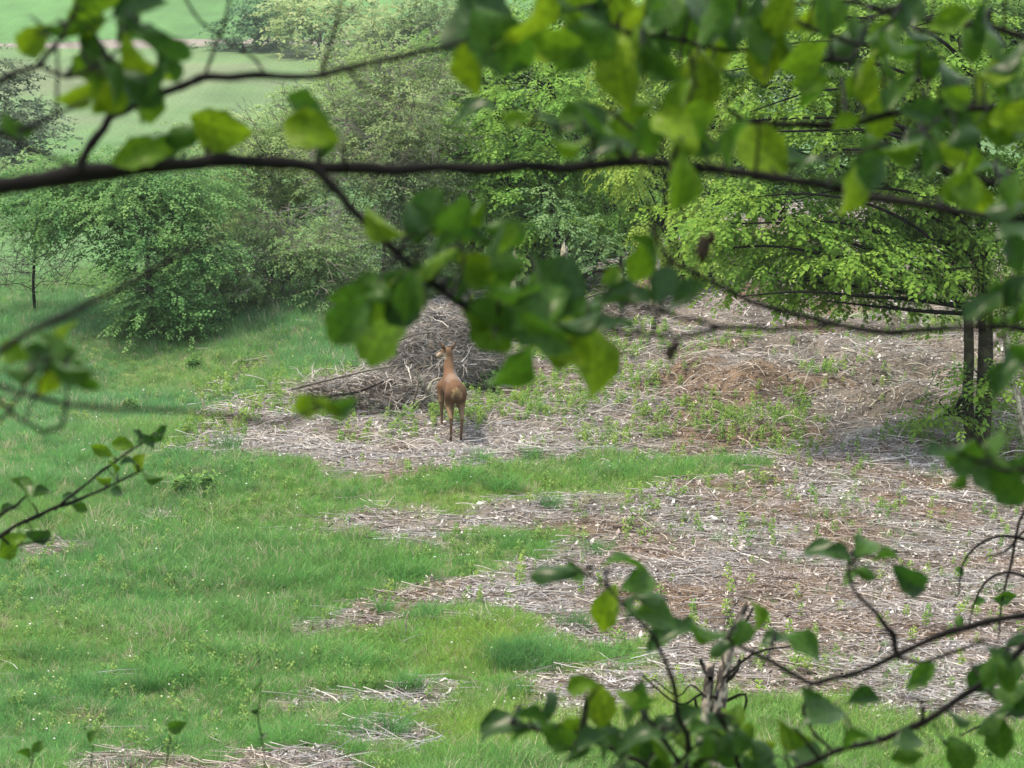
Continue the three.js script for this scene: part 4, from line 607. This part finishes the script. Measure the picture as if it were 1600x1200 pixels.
{ // alder at the left
  const base = groundAt(-1.75, -3.1), root = thing('alder_tree', 'near alder reaching in from the left with the long dark bough', 'tree', base), top = V(-1.6, base.y + 5.2, -3.0);
  trunkOf(root, base, top, 0.09);
  const T = (h) => base.clone().lerp(top, h / 5.2);
  nearTree(root, [
    { name: 'bough', d: DA, from: [[T(1.75), 0.022], [V(-1.1, base.y + 1.86, -3.0), 0.014]], p: [[-60, 303, 14], [0, 291, 14], [120, 272, 14], [250, 258, 12.5], [340, 250, 11.5], [430, 254, 11], [500, 262, 10.5], [620, 266, 9], [760, 265, 8.5], [880, 263, 8], [1000, 252, 8], [1080, 260, 7.5], [1190, 275, 7], [1290, 290, 7], [1390, 312, 7], [1480, 328, 6], [1600, 342, 5], [1680, 350, 3]],
      leaves: [[250, 212, 90, 195, 'D'], [225, 240, 80, 185, 'Y'], [345, 200, 95, 170, 'Y'], [290, 215, 60, 200, 'G'], [480, 178, 70, 150, 'D'], [485, 205, 85, 160, 'Y'], [505, 220, 50, -80, 'D'], [1060, 285, 80, -95, 'Y'], [1050, 230, 80, 90, 'Y'], [1185, 235, 100, -40, 'Y'], [1150, 220, 70, -120, 'D'], [960, 230, 70, 170, 'B'], [890, 228, 55, 200, 'Y'], [920, 195, 70, 150, 'D'], [1330, 300, 70, -100, 'Y'], [1350, 270, 70, 20, 'D'], [1500, 295, 70, 20, 'Y'], [1560, 320, 70, 30, 'B'], [1240, 250, 50, 10, 'B'], [1010, 212, 60, 100, 'G'], [1580, 300, 60, 90, 'D']] },
    { d: DA - 0.02, p: [[122, 268, 8], [150, 215, 7.5], [172, 182, 7.5], [225, 155, 7], [275, 138, 7], [320, 120, 6.5], [400, 117, 6], [500, 118, 5.5], [545, 106, 5], [620, 90, 4.5], [690, 75, 4], [740, 58, 3], [790, 40, 2]],
      leaves: [[232, 160, 60, -80, 'Y'], [215, 165, 50, -110, 'G'], [730, 40, 110, 120, 'D'], [770, 60, 110, -60, 'D'], [745, 95, 90, -100, 'Y'], [800, 75, 90, -40, 'D'], [835, 30, 100, 40, 'Y'], [760, 15, 90, 150, 'D'], [860, 65, 80, -30, 'Y']] },
    { d: DA, p: [[318, 122, 3.4], [332, 85, 3], [350, 40, 2.8], [368, -20, 2.5]] }, { d: DA, p: [[502, 116, 3.4], [512, 85, 3], [524, 45, 2.6], [538, -20, 2.2]] }, { d: DA + 0.1, p: [[415, 117, 2.6], [398, 92, 2.4], [350, 62, 2.4], [310, 30, 2.4], [280, -20, 2.2]] },
    { d: DA, p: [[540, 106, 3], [565, 135, 2.4], [620, 160, 2.2], [690, 170, 1.6]] },
    { d: DA - 0.05, p: [[492, 262, 8], [520, 292, 7.5], [545, 322, 7.5], [600, 375, 7], [660, 430, 6.5], [720, 475, 6], [765, 500, 5], [820, 528, 4], [875, 540, 3.4], [910, 530, 2.4]],
      leaves: [[600, 348, 70, 150, 'Y'], [665, 335, 80, 60, 'D'], [715, 352, 85, 10, 'Y'], [700, 378, 90, -170, 'D'], [740, 372, 80, -10, 'D'], [790, 390, 70, 30, 'G'], [735, 405, 60, -20, 'Y'], [680, 400, 70, -160, 'G'], [770, 425, 80, 10, 'D'], [745, 430, 60, -30, 'Y'], [570, 450, 80, 160, 'G'], [545, 500, 85, -130, 'D'], [590, 480, 90, -120, 'G'], [625, 445, 80, 175, 'D'], [600, 515, 110, -125, 'Y'], [630, 480, 70, -140, 'D'], [650, 425, 60, 200, 'D'], [780, 490, 90, -20, 'D'], [765, 515, 85, -50, 'Y'], [840, 480, 100, 40, 'D'], [870, 450, 100, 60, 'D'], [815, 455, 80, 20, 'D'], [850, 510, 90, -30, 'D'], [805, 575, 90, -130, 'G'], [928, 560, 115, -85, 'Y'], [890, 530, 90, -60, 'Y'], [820, 505, 80, -40, 'D'], [880, 495, 80, 20, 'D'], [690, 450, 70, 40, 'D'], [720, 445, 50, 70, 'D'], [870, 480, 95, -70, 'D'], [900, 470, 80, -20, 'D'], [840, 440, 80, 80, 'D'], [800, 470, 80, -10, 'D'], [760, 395, 80, 20, 'D'], [710, 335, 70, 30, 'D'], [790, 365, 60, -20, 'G'], [650, 350, 60, 100, 'D'], [610, 440, 80, 150, 'D'], [560, 475, 80, 200, 'D'], [640, 460, 70, -100, 'D'], [860, 540, 70, -20, 'Y'], [905, 500, 70, 10, 'D'], [730, 500, 60, -70, 'Y']] },
    { d: DA - 0.2, p: [[700, 462, 3.5], [720, 430, 3], [725, 400, 2.6], [715, 370, 2]] },
    { d: DA, p: [[985, 250, 4], [1010, 212, 3.6], [1045, 215, 3], [1090, 205, 2.4]], auto: [[5, 0.2, 1, 40, 60, 90, 'YD']] },
  ]);
}
{ // second, thinner boughs from the left
  const base = groundAt(-1.5, -2.55), root = thing('alder_sapling', 'near young alder at the left edge with thin drooping twigs', 'tree', base), top = V(-1.25, base.y + 3.6, -2.6);
  trunkOf(root, base, top, 0.035); const T = (h) => base.clone().lerp(top, h / 3.6), D = 2.75;
  nearTree(root, [
    { d: D, from: [[T(1.95), 0.012]], p: [[-60, 145, 5], [0, 127, 5], [60, 103, 5], [80, 78, 5], [95, 60, 3], [110, 30, 2.4], [130, -20, 2]], leaves: [[52, 62, 62, 220, 'Y'], [85, 45, 60, 190, 'D'], [120, 20, 80, 60, 'Y'], [160, 15, 90, 20, 'Y'], [215, 12, 80, 20, 'D'], [185, 30, 70, -80, 'D'], [105, 50, 60, 0, 'D'], [150, 55, 50, 30, 'G']] },
    { d: D, p: [[62, 102, 3.2], [80, 112, 3], [106, 121, 3.4], [135, 112, 3], [165, 95, 2.6], [195, 70, 2.4], [215, 45, 2]], leaves: [[150, 80, 80, -60, 'D'], [135, 105, 50, 20, 'Y'], [175, 115, 75, -50, 'D'], [150, 130, 70, -70, 'Y'], [185, 140, 80, -70, 'D'], [165, 150, 70, -110, 'Y'], [215, 95, 85, -60, 'Y'], [245, 75, 85, -45, 'D'], [258, 100, 60, -70, 'D'], [215, 140, 70, -50, 'D'], [255, 125, 60, -100, 'D'], [120, 150, 60, -140, 'Y'], [235, 55, 60, -10, 'D']] },
    { d: D, p: [[90, 76, 2.6], [91, 110, 2.6], [89, 150, 2.6], [88, 176, 2.6]] },
    { d: D - 0.1, from: [[T(1.8), 0.01]], p: [[-60, 220, 5], [0, 208, 5], [45, 200, 4.6], [88, 178, 4], [115, 168, 3], [140, 154, 2]], leaves: [[30, 205, 40, 180, 'G'], [15, 195, 40, 120, 'D']] },
    { d: D - 0.15, p: [[0, 208, 4.5], [30, 222, 4], [70, 240, 3], [118, 262, 2]] },
    { d: D - 0.35, from: [[T(1.45), 0.012]], p: [[-60, 580, 5], [0, 548, 5], [100, 495, 4.6], [200, 445, 4.4], [262, 408, 4.2], [310, 383, 3.8], [350, 371, 3.4], [395, 376, 3], [430, 368, 2.4], [455, 345, 1.8]] },
    { d: D - 0.3, from: [[T(1.36), 0.01]], p: [[-60, 590, 4], [0, 604, 4], [60, 620, 3.8], [150, 636, 3.6], [260, 641, 3.4], [340, 648, 3.2], [410, 660, 3.4], [450, 660, 3], [500, 640, 1.8]], leaves: [[482, 634, 50, 200, 'Y'], [528, 634, 52, 0, 'D'], [510, 640, 40, -60, 'Y']] },
    { d: D - 0.2, from: [[T(1.33), 0.01]], p: [[-60, 590, 3.6], [0, 628, 3.6], [30, 655, 3.4], [70, 676, 3.2], [95, 668, 3.2], [105, 630, 2.8], [102, 590, 2.2]], leaves: [[100, 525, 50, 80, 'Y'], [20, 550, 50, 160, 'Y'], [60, 560, 60, 150, 'D'], [95, 560, 60, 20, 'D'], [132, 588, 55, -60, 'D'], [72, 598, 50, -110, 'Y'], [110, 575, 60, -20, 'D'], [40, 575, 55, 200, 'D'], [80, 545, 60, 100, 'D']] },
    { d: D - 0.2, p: [[12, 645, 3], [35, 610, 2.8], [50, 575, 2.4], [62, 545, 1.8]] }, { d: D - 0.22, p: [[38, 662, 2.2], [55, 620, 2], [75, 570, 1.6]] }, { d: D - 0.2, p: [[-40, 700, 3], [0, 655, 3], [20, 640, 2.4]] },
  ]);
}
{ // alder at the right with the canopy of the upper right corner
  const base = groundAt(1.55, -3.4), root = thing('alder_tree', 'near alder filling the upper right corner with overlapping leaves', 'tree', base), top = V(1.3, base.y + 4.8, -3.3);
  trunkOf(root, base, top, 0.08); const T = (h) => base.clone().lerp(top, h / 4.8), D = 3.3;
  const Z = (x, y, L, a, k) => [1040 + x / 2.857, y / 2.857, L / 2.857, a, k];
  nearTree(root, [
    { d: D, from: [[T(2.05), 0.016]], p: [[1700, 205, 6], [1620, 184, 6], [1560, 168, 6], [1480, 170, 6], [1420, 173, 6], [1350, 188, 6], [1285, 196, 6], [1220, 195, 5], [1160, 188, 4], [1132, 165, 2.4]],
      leaves: [Z(640, 380, 160, 190, 'G'), Z(910, 370, 170, -95, 'Y'), Z(820, 390, 110, -110, 'Y'), Z(1060, 410, 190, -120, 'D'), Z(1290, 330, 260, -40, 'D'), Z(1480, 330, 160, 10, 'Y'), Z(1300, 430, 140, -20, 'G'), Z(1180, 300, 160, -60, 'D'), Z(700, 330, 100, 170, 'B'), Z(1000, 300, 140, 120, 'D'), Z(860, 290, 70, 60, 'B'), Z(1400, 380, 150, -70, 'Y'), Z(430, 290, 120, 170, 'B'), Z(300, 330, 110, 190, 'D')], auto: [[16, 0, 0.6, 80, 50, 85, 'YDGD']] },
    { d: D + 0.1, from: [[T(2.35), 0.014]], p: [[1700, 90, 6], [1620, 64, 6], [1540, 40, 5.5], [1440, 30, 5], [1390, 20, 4.5], [1330, 3, 4], [1240, 8, 3]], leaves: [Z(1270, 110, 190, 10, 'G'), Z(1100, 210, 180, -140, 'D'), Z(960, 150, 150, -120, 'Y'), Z(960, 220, 90, -90, 'G'), Z(1480, 200, 150, -60, 'G')], auto: [[16, 0, 0.9, 90, 50, 85, 'GDYD']] },
    { d: D + 0.05, p: [[1385, 22, 3.6], [1345, 32, 3.4], [1300, 31, 3], [1245, 42, 2]] },
    { d: D - 0.1, p: [[1345, 70, 4], [1300, 55, 3.6], [1260, 40, 3.4], [1225, 25, 3], [1180, -10, 3]], leaves: [Z(230, 60, 220, -95, 'D'), Z(300, 150, 150, -100, 'D'), Z(500, 60, 160, -60, 'Y')], auto: [[6, 0.3, 1, 60, 60, 85, 'DYG']] },
    { d: D - 0.1, p: [[1330, 96, 4.4], [1270, 94, 4.4], [1200, 86, 4.2], [1140, 80, 4], [1095, 72, 3.6], [1040, 58, 3], [980, 50, 3], [940, 30, 2.4]],
      leaves: [[960, 20, 95, -60, 'Y'], [915, 15, 80, 150, 'D'], [895, 50, 70, -110, 'Y'], [855, 68, 70, 170, 'Y'], [905, 70, 90, -130, 'D'], [965, 105, 100, -95, 'Y'], [1000, 25, 90, 30, 'Y'], [1025, 60, 80, -80, 'D'], [1028, 98, 70, -60, 'D'], [1065, 140, 90, -85, 'Y'], [1100, 120, 90, -80, 'Y'], [975, 165, 95, 190, 'G'], [1060, 160, 80, -110, 'Y'], [1035, 15, 80, 60, 'G'], [1080, 50, 90, -90, 'D'], [1105, 20, 90, 100, 'D'], [1015, 75, 50, 0, 'B'], [940, 60, 80, -40, 'D'], [990, 130, 70, -100, 'D']], auto: [[14, 0.1, 1, 80, 55, 85, 'YDDG']] },
    { d: D - 0.2, p: [[1076, 75, 3], [1082, 105, 2.8], [1086, 130, 2.4], [1075, 160, 2]] },
    { d: D - 0.25, p: [[1200, 268, 3.4], [1240, 258, 3.4], [1290, 246, 3.2], [1340, 238, 2.8], [1440, 205, 2]], leaves: [Z(1060, 660, 170, -160, 'Y'), Z(1280, 690, 130, -40, 'Y'), Z(1350, 620, 160, 20, 'D'), Z(1200, 640, 130, -90, 'G'), Z(650, 720, 120, 180, 'B')] },
    { d: D - 0.3, p: [[1010, 213, 4], [985, 200, 3.4], [955, 175, 3], [880, 197, 2], [800, 195, 1.6], [760, 178, 1.4]], leaves: [[745, 168, 62, 180, 'B'], [900, 185, 60, 150, 'G'], [925, 190, 60, 100, 'B'], [805, 185, 40, 180, 'G'], [860, 190, 40, 120, 'D']] },
    { d: D - 0.2, from: [[T(1.3), 0.012]], p: [[1700, 515, 5.5], [1600, 514, 5.5], [1540, 511, 5.5], [1450, 515, 5.5], [1390, 520, 5.5], [1340, 514, 5.2], [1300, 505, 5], [1200, 480, 4.6], [1135, 452, 4.2], [1082, 425, 4], [1045, 405, 3.6], [1025, 370, 3], [1010, 310, 2.6]],
      leaves: [[1000, 412, 70, -100, 'Y'], [1010, 385, 60, 120, 'G'], [1540, 480, 65, 225, 'B'], [1560, 470, 60, 40, 'D'], [1590, 455, 60, 60, 'D'], [1575, 495, 60, 10, 'D'], [1585, 395, 60, 100, 'D'], [1590, 360, 70, 20, 'B'], [1510, 300, 70, 100, 'G']], cones: [[1100, 388, 16], [1112, 372, 9]] },
    { d: D - 0.22, p: [[1305, 506, 4.4], [1235, 512, 4.2], [1180, 512, 4], [1125, 512, 4.2], [1080, 524, 3.4], [1040, 526, 3], [985, 524, 2.6], [940, 510, 2.4], [905, 505, 2]], leaves: [[975, 468, 70, 175, 'B'], [940, 475, 50, 200, 'B'], [960, 505, 55, 180, 'B'], [935, 515, 50, 190, 'D']], cones: [[1047, 552, 11], [1056, 541, 8]] },
    { d: D - 0.22, p: [[1128, 512, 3.8], [1090, 500, 3.6], [1040, 488, 3.2], [1000, 480, 2.6], [960, 472, 2]], leaves: [[1076, 470, 72, 25, 'B'], [1036, 445, 62, 60, 'B'], [1000, 468, 60, 175, 'B'], [955, 432, 36, 40, 'G']] },
    { d: D - 0.3, p: [[1590, 512, 3], [1565, 528, 3], [1550, 540, 2.6], [1530, 532, 2]] },
    { d: D - 0.4, from: [[T(1.15), 0.008]], p: [[1700, 610, 3.4], [1640, 590, 3.4], [1600, 575, 3]], leaves: [[1592, 560, 60, 190, 'B'], [1575, 590, 60, 225, 'B'], [1600, 545, 60, 170, 'D']] },
    { d: D - 0.4, from: [[T(0.75), 0.008]], p: [[1700, 730, 4], [1620, 735, 4], [1570, 735, 3.4], [1530, 720, 2.4], [1490, 705, 1.6]], leaves: [[1490, 708, 85, 175, 'D'], [1545, 735, 90, -30, 'D'], [1560, 690, 55, 80, 'G'], [1500, 750, 40, 220, 'D'], [1575, 755, 80, -60, 'D'], [1585, 725, 70, 10, 'D'], [1470, 712, 50, 190, 'B']] },
    { d: D + 0.2, from: [[T(1.7), 0.012]], p: [[1700, 320, 4.5], [1620, 310, 4], [1540, 282, 3.6], [1450, 262, 3], [1390, 262, 2]], auto: [[14, 0, 0.9, 70, 45, 75, 'GDYB']] },
  ]);
}
srand(307);
{ // leafy shrub at the lower right
  const base = groundAt(1.15, -4.5), root = thing('alder_shrub', 'near leafy shrub in the lower right corner', 'shrub', base), D = 4.1;
  const b = (x, z) => groundAt(x, z).add(V(0, -0.05, 0));
  nearTree(root, [
    { name: 'stem', d: D, from: [[b(1.15, -4.5), 0.02], [V(1.0, 5.5, -4.2), 0.014]], p: [[1640, 955, 6], [1600, 962, 6], [1540, 972, 6], [1480, 988, 5.5], [1400, 1024, 5], [1330, 1054, 4.5], [1270, 1068, 4], [1210, 1036, 3.6], [1160, 1012, 3], [1120, 988, 2]], leaves: [[1050, 990, 75, 190, 'B'], [1105, 984, 55, 170, 'D'], [1182, 962, 48, -70, 'G'], [1255, 1006, 66, -30, 'D'], [1205, 998, 40, 30, 'D'], [1130, 1000, 50, 200, 'B'], [1085, 988, 50, 160, 'D'], [1160, 990, 40, 60, 'G']] },
    { name: 'stem', d: D, p: [[1400, 1024, 4.5], [1396, 992, 5], [1378, 970, 4], [1345, 935, 3], [1328, 905, 2.4], [1325, 880, 1.8]], leaves: [[1358, 850, 55, 50, 'D'], [1383, 871, 40, 20, 'D'], [1424, 905, 66, -35, 'D'], [1285, 862, 60, 165, 'B'], [1338, 897, 42, 195, 'D'], [1352, 893, 34, -20, 'D'], [1310, 868, 40, 150, 'D']] },
    { name: 'stem', d: D + 0.1, p: [[1400, 1026, 3.6], [1440, 1036, 3.4], [1480, 1022, 3], [1540, 1000, 2.6]] },
    { name: 'stem', d: D - 0.1, from: [[b(0.95, -4.3), 0.018], [V(0.9, 5.4, -4.0), 0.013]], p: [[1640, 985, 6], [1600, 1010, 6], [1560, 1045, 6], [1500, 1090, 5.8], [1440, 1130, 5.5], [1380, 1155, 5], [1310, 1172, 4.6], [1260, 1195, 4], [1200, 1225, 3]], leaves: [[1575, 1072, 70, 200, 'G'], [1548, 1112, 66, 210, 'G'], [1590, 1095, 60, -40, 'D'], [1590, 1040, 50, 80, 'D'], [1500, 1125, 50, -30, 'D'], [1420, 1158, 55, 10, 'B'], [1470, 1150, 40, -60, 'D'], [1440, 1060, 55, 40, 'D'], [1560, 1150, 60, -90, 'G'], [1420, 1190, 50, 200, 'G'], [1290, 1118, 66, 20, 'B'], [1350, 1095, 50, 10, 'D'], [1240, 1145, 62, 160, 'Y'], [1280, 1100, 55, 150, 'D'], [1190, 1168, 45, 200, 'Y'], [1260, 1180, 60, 0, 'B'], [1340, 1150, 50, 40, 'D'], [1500, 1180, 60, -60, 'D']], auto: [[8, 0.1, 0.9, 50, 40, 62, 'DGBD']] },
    { name: 'stem', d: D - 0.05, p: [[1268, 1066, 3.4], [1255, 1110, 3.2], [1275, 1150, 3], [1300, 1172, 3]] },
  ], 0.05, 0.75, 1.12);
  const base2 = groundAt(0.28, -4.0), root2 = thing('alder_shrub', 'near leafy shrub along the bottom edge, below the dry litter', 'shrub', base2), E = 3.9;
  nearTree(root2, [
    { name: 'stem', d: E, from: [[base2.clone().add(V(0, -0.05, 0)), 0.014]], p: [[1060, 1290, 5], [1040, 1230, 5], [1000, 1190, 4.4], [955, 1170, 4], [900, 1155, 3], [840, 1140, 2.4], [800, 1130, 1.6]], leaves: [[785, 1132, 66, 175, 'D'], [825, 1145, 70, 190, 'D'], [868, 1112, 55, 50, 'D'], [872, 1150, 60, -40, 'D'], [905, 1072, 50, 190, 'Y'], [935, 1100, 66, -80, 'Y'], [940, 1125, 50, -60, 'G'], [830, 1122, 50, 160, 'D'], [770, 1142, 40, 190, 'B'], [890, 1140, 50, 0, 'G'], [900, 1165, 50, -100, 'D'], [925, 1160, 50, 30, 'B']], auto: [[14, 0, 0.6, 44, 36, 60, 'DGBD']] },
    { name: 'stem', d: E + 0.05, from: [[base2.clone().add(V(0.05, -0.05, 0)), 0.012]], p: [[1110, 1270, 5], [1075, 1210, 4.6], [1040, 1160, 4], [1010, 1120, 3], [985, 1090, 2.4]], leaves: [[995, 1112, 60, 60, 'D'], [1030, 1140, 60, 180, 'B'], [1070, 1130, 60, 20, 'B'], [1000, 1150, 70, 185, 'B'], [1060, 1158, 55, -30, 'G'], [985, 1095, 40, 120, 'G'], [1010, 1165, 60, -140, 'D'], [1095, 1140, 40, 30, 'D']], auto: [[12, 0, 0.9, 44, 36, 60, 'DGBD']] },
    { name: 'stem', d: E + 0.1, from: [[base2.clone().add(V(0.12, -0.05, 0.1)), 0.012]], p: [[1170, 1280, 5], [1160, 1220, 4.4], [1150, 1180, 4], [1135, 1140, 3], [1125, 1110, 2]], leaves: [[1130, 1135, 55, 100, 'G'], [1160, 1150, 50, 30, 'Y'], [1110, 1160, 50, 150, 'D'], [1195, 1180, 50, -20, 'B'], [1140, 1180, 50, -60, 'D']], auto: [[16, 0, 0.9, 60, 36, 62, 'DGBYD']] },
    { name: 'stem', d: E - 0.1, p: [[1025, 1000, 3], [1000, 972, 3], [975, 945, 2.6], [940, 908, 2.2], [900, 888, 1.6]], from: [[base2.clone().add(V(0.02, -0.05, -0.05)), 0.012], [at(1075, 1180, E), 0.005], [at(1050, 1060, E - 0.05), 0.0036]], leaves: [[868, 886, 66, 172, 'B'], [975, 876, 68, 10, 'D'], [1002, 910, 60, 20, 'D'], [948, 950, 66, -110, 'Y'], [1022, 964, 72, -12, 'D'], [905, 892, 40, -40, 'D'], [985, 945, 40, 80, 'D'], [1015, 928, 45, 10, 'B']] },
  ], 0.05, 0.75, 1.12);
}
{ // grey dead stem with lichen, lower right
  const d = 8.2, foot = groundAt(at(1120, 1400, d).x, at(1120, 1400, d).z), t = thing('dead_sapling', 'grey forked dead sapling standing before the litter, lower right', 'dead tree', foot);
  const q = (u, v, dd = 0) => at(u, v, d + dd);
  part(t, 'stem', tube([foot.clone().add(V(0, -0.05, 0)), q(1122, 1230), q(1122, 1130), q(1128, 1070), q(1138, 1020), q(1152, 975), q(1167, 944)], [0.03, 0.025, 0.022, 0.02, 0.017, 0.012, 0.008], 9, 5, 0.2), M.lichenBark);
  part(t, 'stem', tube([foot.clone().add(V(-0.05, -0.05, 0)), q(1104, 1230), q(1103, 1150), q(1106, 1080), q(1111, 1036)], [0.025, 0.021, 0.019, 0.017, 0.012], 9, 5, 0.2), M.lichenBark);
  for (const [p, r] of [[[[1110, 1060], [1098, 1040], [1094, 1030]], 0.009], [[[1128, 1070], [1150, 1050], [1156, 1030]], 0.008], [[[1104, 1120], [1090, 1108], [1086, 1090]], 0.007], [[[1150, 980], [1168, 968], [1176, 950]], 0.006], [[[1125, 1100], [1165, 1085], [1160, 1125]], 0.006], [[[1120, 1090], [1095, 1085], [1070, 1100], [1050, 1095], [1005, 1056]], 0.005], [[[1130, 1060], [1180, 1020], [1235, 1010]], 0.005], [[[1120, 1110], [1085, 1112], [1040, 1120]], 0.004], [[[1104, 1090], [1080, 1070], [1060, 1088], [1020, 1060]], 0.0035]]) part(t, 'twig', tube(p.map(([u, v]) => q(u, v, gauss() * 0.06)), p.map((_, i) => r * (1 - 0.6 * i / p.length)), 5, 3), M.darkBark);
}
{ // bramble arches at the right edge
  const d = 7, foot = groundAt(at(1650, 1300, d).x, at(1650, 1300, d).z), t = thing('bramble', 'thin dark bramble canes arching at the right edge', 'bramble', foot), q = (u, v) => at(u, v, d);
  for (const p of [[[1498, 930], [1505, 880], [1528, 852], [1560, 838], [1600, 842], [1660, 870]], [[1512, 985], [1525, 935], [1545, 905], [1575, 894], [1610, 905], [1670, 950]], [[1560, 1000], [1565, 940], [1580, 880], [1600, 800], [1640, 780]], [[1500, 1150], [1540, 1130], [1600, 1110], [1660, 1100]], [[1540, 870], [1570, 862], [1600, 830], [1650, 800]]]) part(t, 'cane', tube([...p.map(([u, v]) => q(u, v)), foot.clone().add(V(gauss() * 0.1, -0.03, gauss() * 0.1))], [0.0022, 0.003, 0.004, 0.004, 0.005, 0.006, 0.007].slice(0, p.length + 1), 5, 4), M.darkBark);
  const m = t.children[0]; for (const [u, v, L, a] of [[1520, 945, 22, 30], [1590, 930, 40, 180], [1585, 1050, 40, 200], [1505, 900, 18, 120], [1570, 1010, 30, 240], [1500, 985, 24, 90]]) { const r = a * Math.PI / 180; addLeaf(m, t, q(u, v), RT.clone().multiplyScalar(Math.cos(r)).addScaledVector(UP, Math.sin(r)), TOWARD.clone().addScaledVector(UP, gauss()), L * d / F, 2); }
}
{ // small twig at the left, seen more sharply
  const d = 6.2, foot = groundAt(at(-260, 1100, d).x, at(-260, 1100, d).z), t = thing('alder_seedling', 'small leafy twig sticking up from the left edge', 'sapling', foot);
  nearTree(t, [
    { name: 'stem', d, from: [[foot.clone().add(V(0, -0.05, 0)), 0.014]], p: [[-120, 900, 5], [0, 838, 3.4], [60, 806, 3], [110, 786, 2.6], [160, 765, 2.2], [225, 733, 1.4]], leaves: [[237, 742, 34, -30, 'D'], [218, 722, 30, 60, 'Y'], [182, 768, 22, -10, 'D'], [165, 748, 26, 200, 'G'], [200, 722, 22, 170, 'B'], [30, 760, 42, 130, 'D'], [65, 772, 30, 20, 'B'], [20, 848, 44, 210, 'G'], [62, 838, 40, -10, 'D'], [110, 776, 22, 160, 'B'], [125, 793, 24, -20, 'D']] },
    { name: 'stem', d, p: [[85, 797, 2.6], [120, 768, 2.4], [160, 735, 2.2], [195, 710, 1.8], [235, 684, 1.2]], leaves: [[160, 703, 34, 150, 'Y'], [192, 694, 32, 170, 'G'], [240, 682, 34, 20, 'D'], [228, 690, 28, -60, 'D'], [178, 730, 24, 100, 'G'], [255, 672, 20, 45, 'D'], [215, 680, 20, 110, 'D']] },
    { name: 'stem', d, p: [[-120, 860, 3], [0, 805, 2.8], [25, 790, 2.2], [50, 768, 1.4]], leaves: [[10, 800, 30, 200, 'B']] },
    { name: 'stem', d, p: [[0, 838, 2.2], [20, 855, 2], [45, 848, 1.4], [80, 845, 1]], leaves: [[15, 862, 30, 220, 'G']] },
  ], 0.02);
  const e = 6.5; for (const [label, st, lv] of [['thin shoot with one green leaf near the bottom left', [[140, 1240], [142, 1200], [147, 1165]], [[146, 1152, 24, 60, 'D']]], ['thin shoot with a broad green leaf near the bottom', [[255, 1240], [262, 1180], [268, 1140]], [[278, 1134, 30, 20, 'D'], [262, 1132, 14, 150, 'G']]], ['thin shoot with pale leaves in the bottom left corner', [[45, 1250], [48, 1200], [52, 1175]], [[58, 1168, 24, 40, 'G'], [38, 1178, 24, 140, 'G']]], ['thin bare dark shoot standing in the left meadow', [[418, 1240], [413, 1180], [403, 1120], [408, 1070], [404, 1010]], [[404, 1075, 16, 250, 'D'], [398, 1110, 14, 200, 'D'], [412, 1150, 12, 40, 'D']]]]) {
    const f = groundAt(at(st[0][0], 1350, e).x, at(st[0][0], 1350, e).z), s = thing('thin_shoot', label, 'shoot', f, 'thin shoots before the meadow'); nearTree(s, [{ name: 'stem', d: e, from: [[f.clone().add(V(0, -0.03, 0)), 0.004]], p: st.map(([u, v], i) => [u, v, 1.3 - 0.22 * i]), leaves: lv }], 0.01);
  }
}

// thin evening haze over the valley
scene.fog = new THREE.FogExp2(0xd5e2dc, 0.00024);
renderer.render(scene, camera);
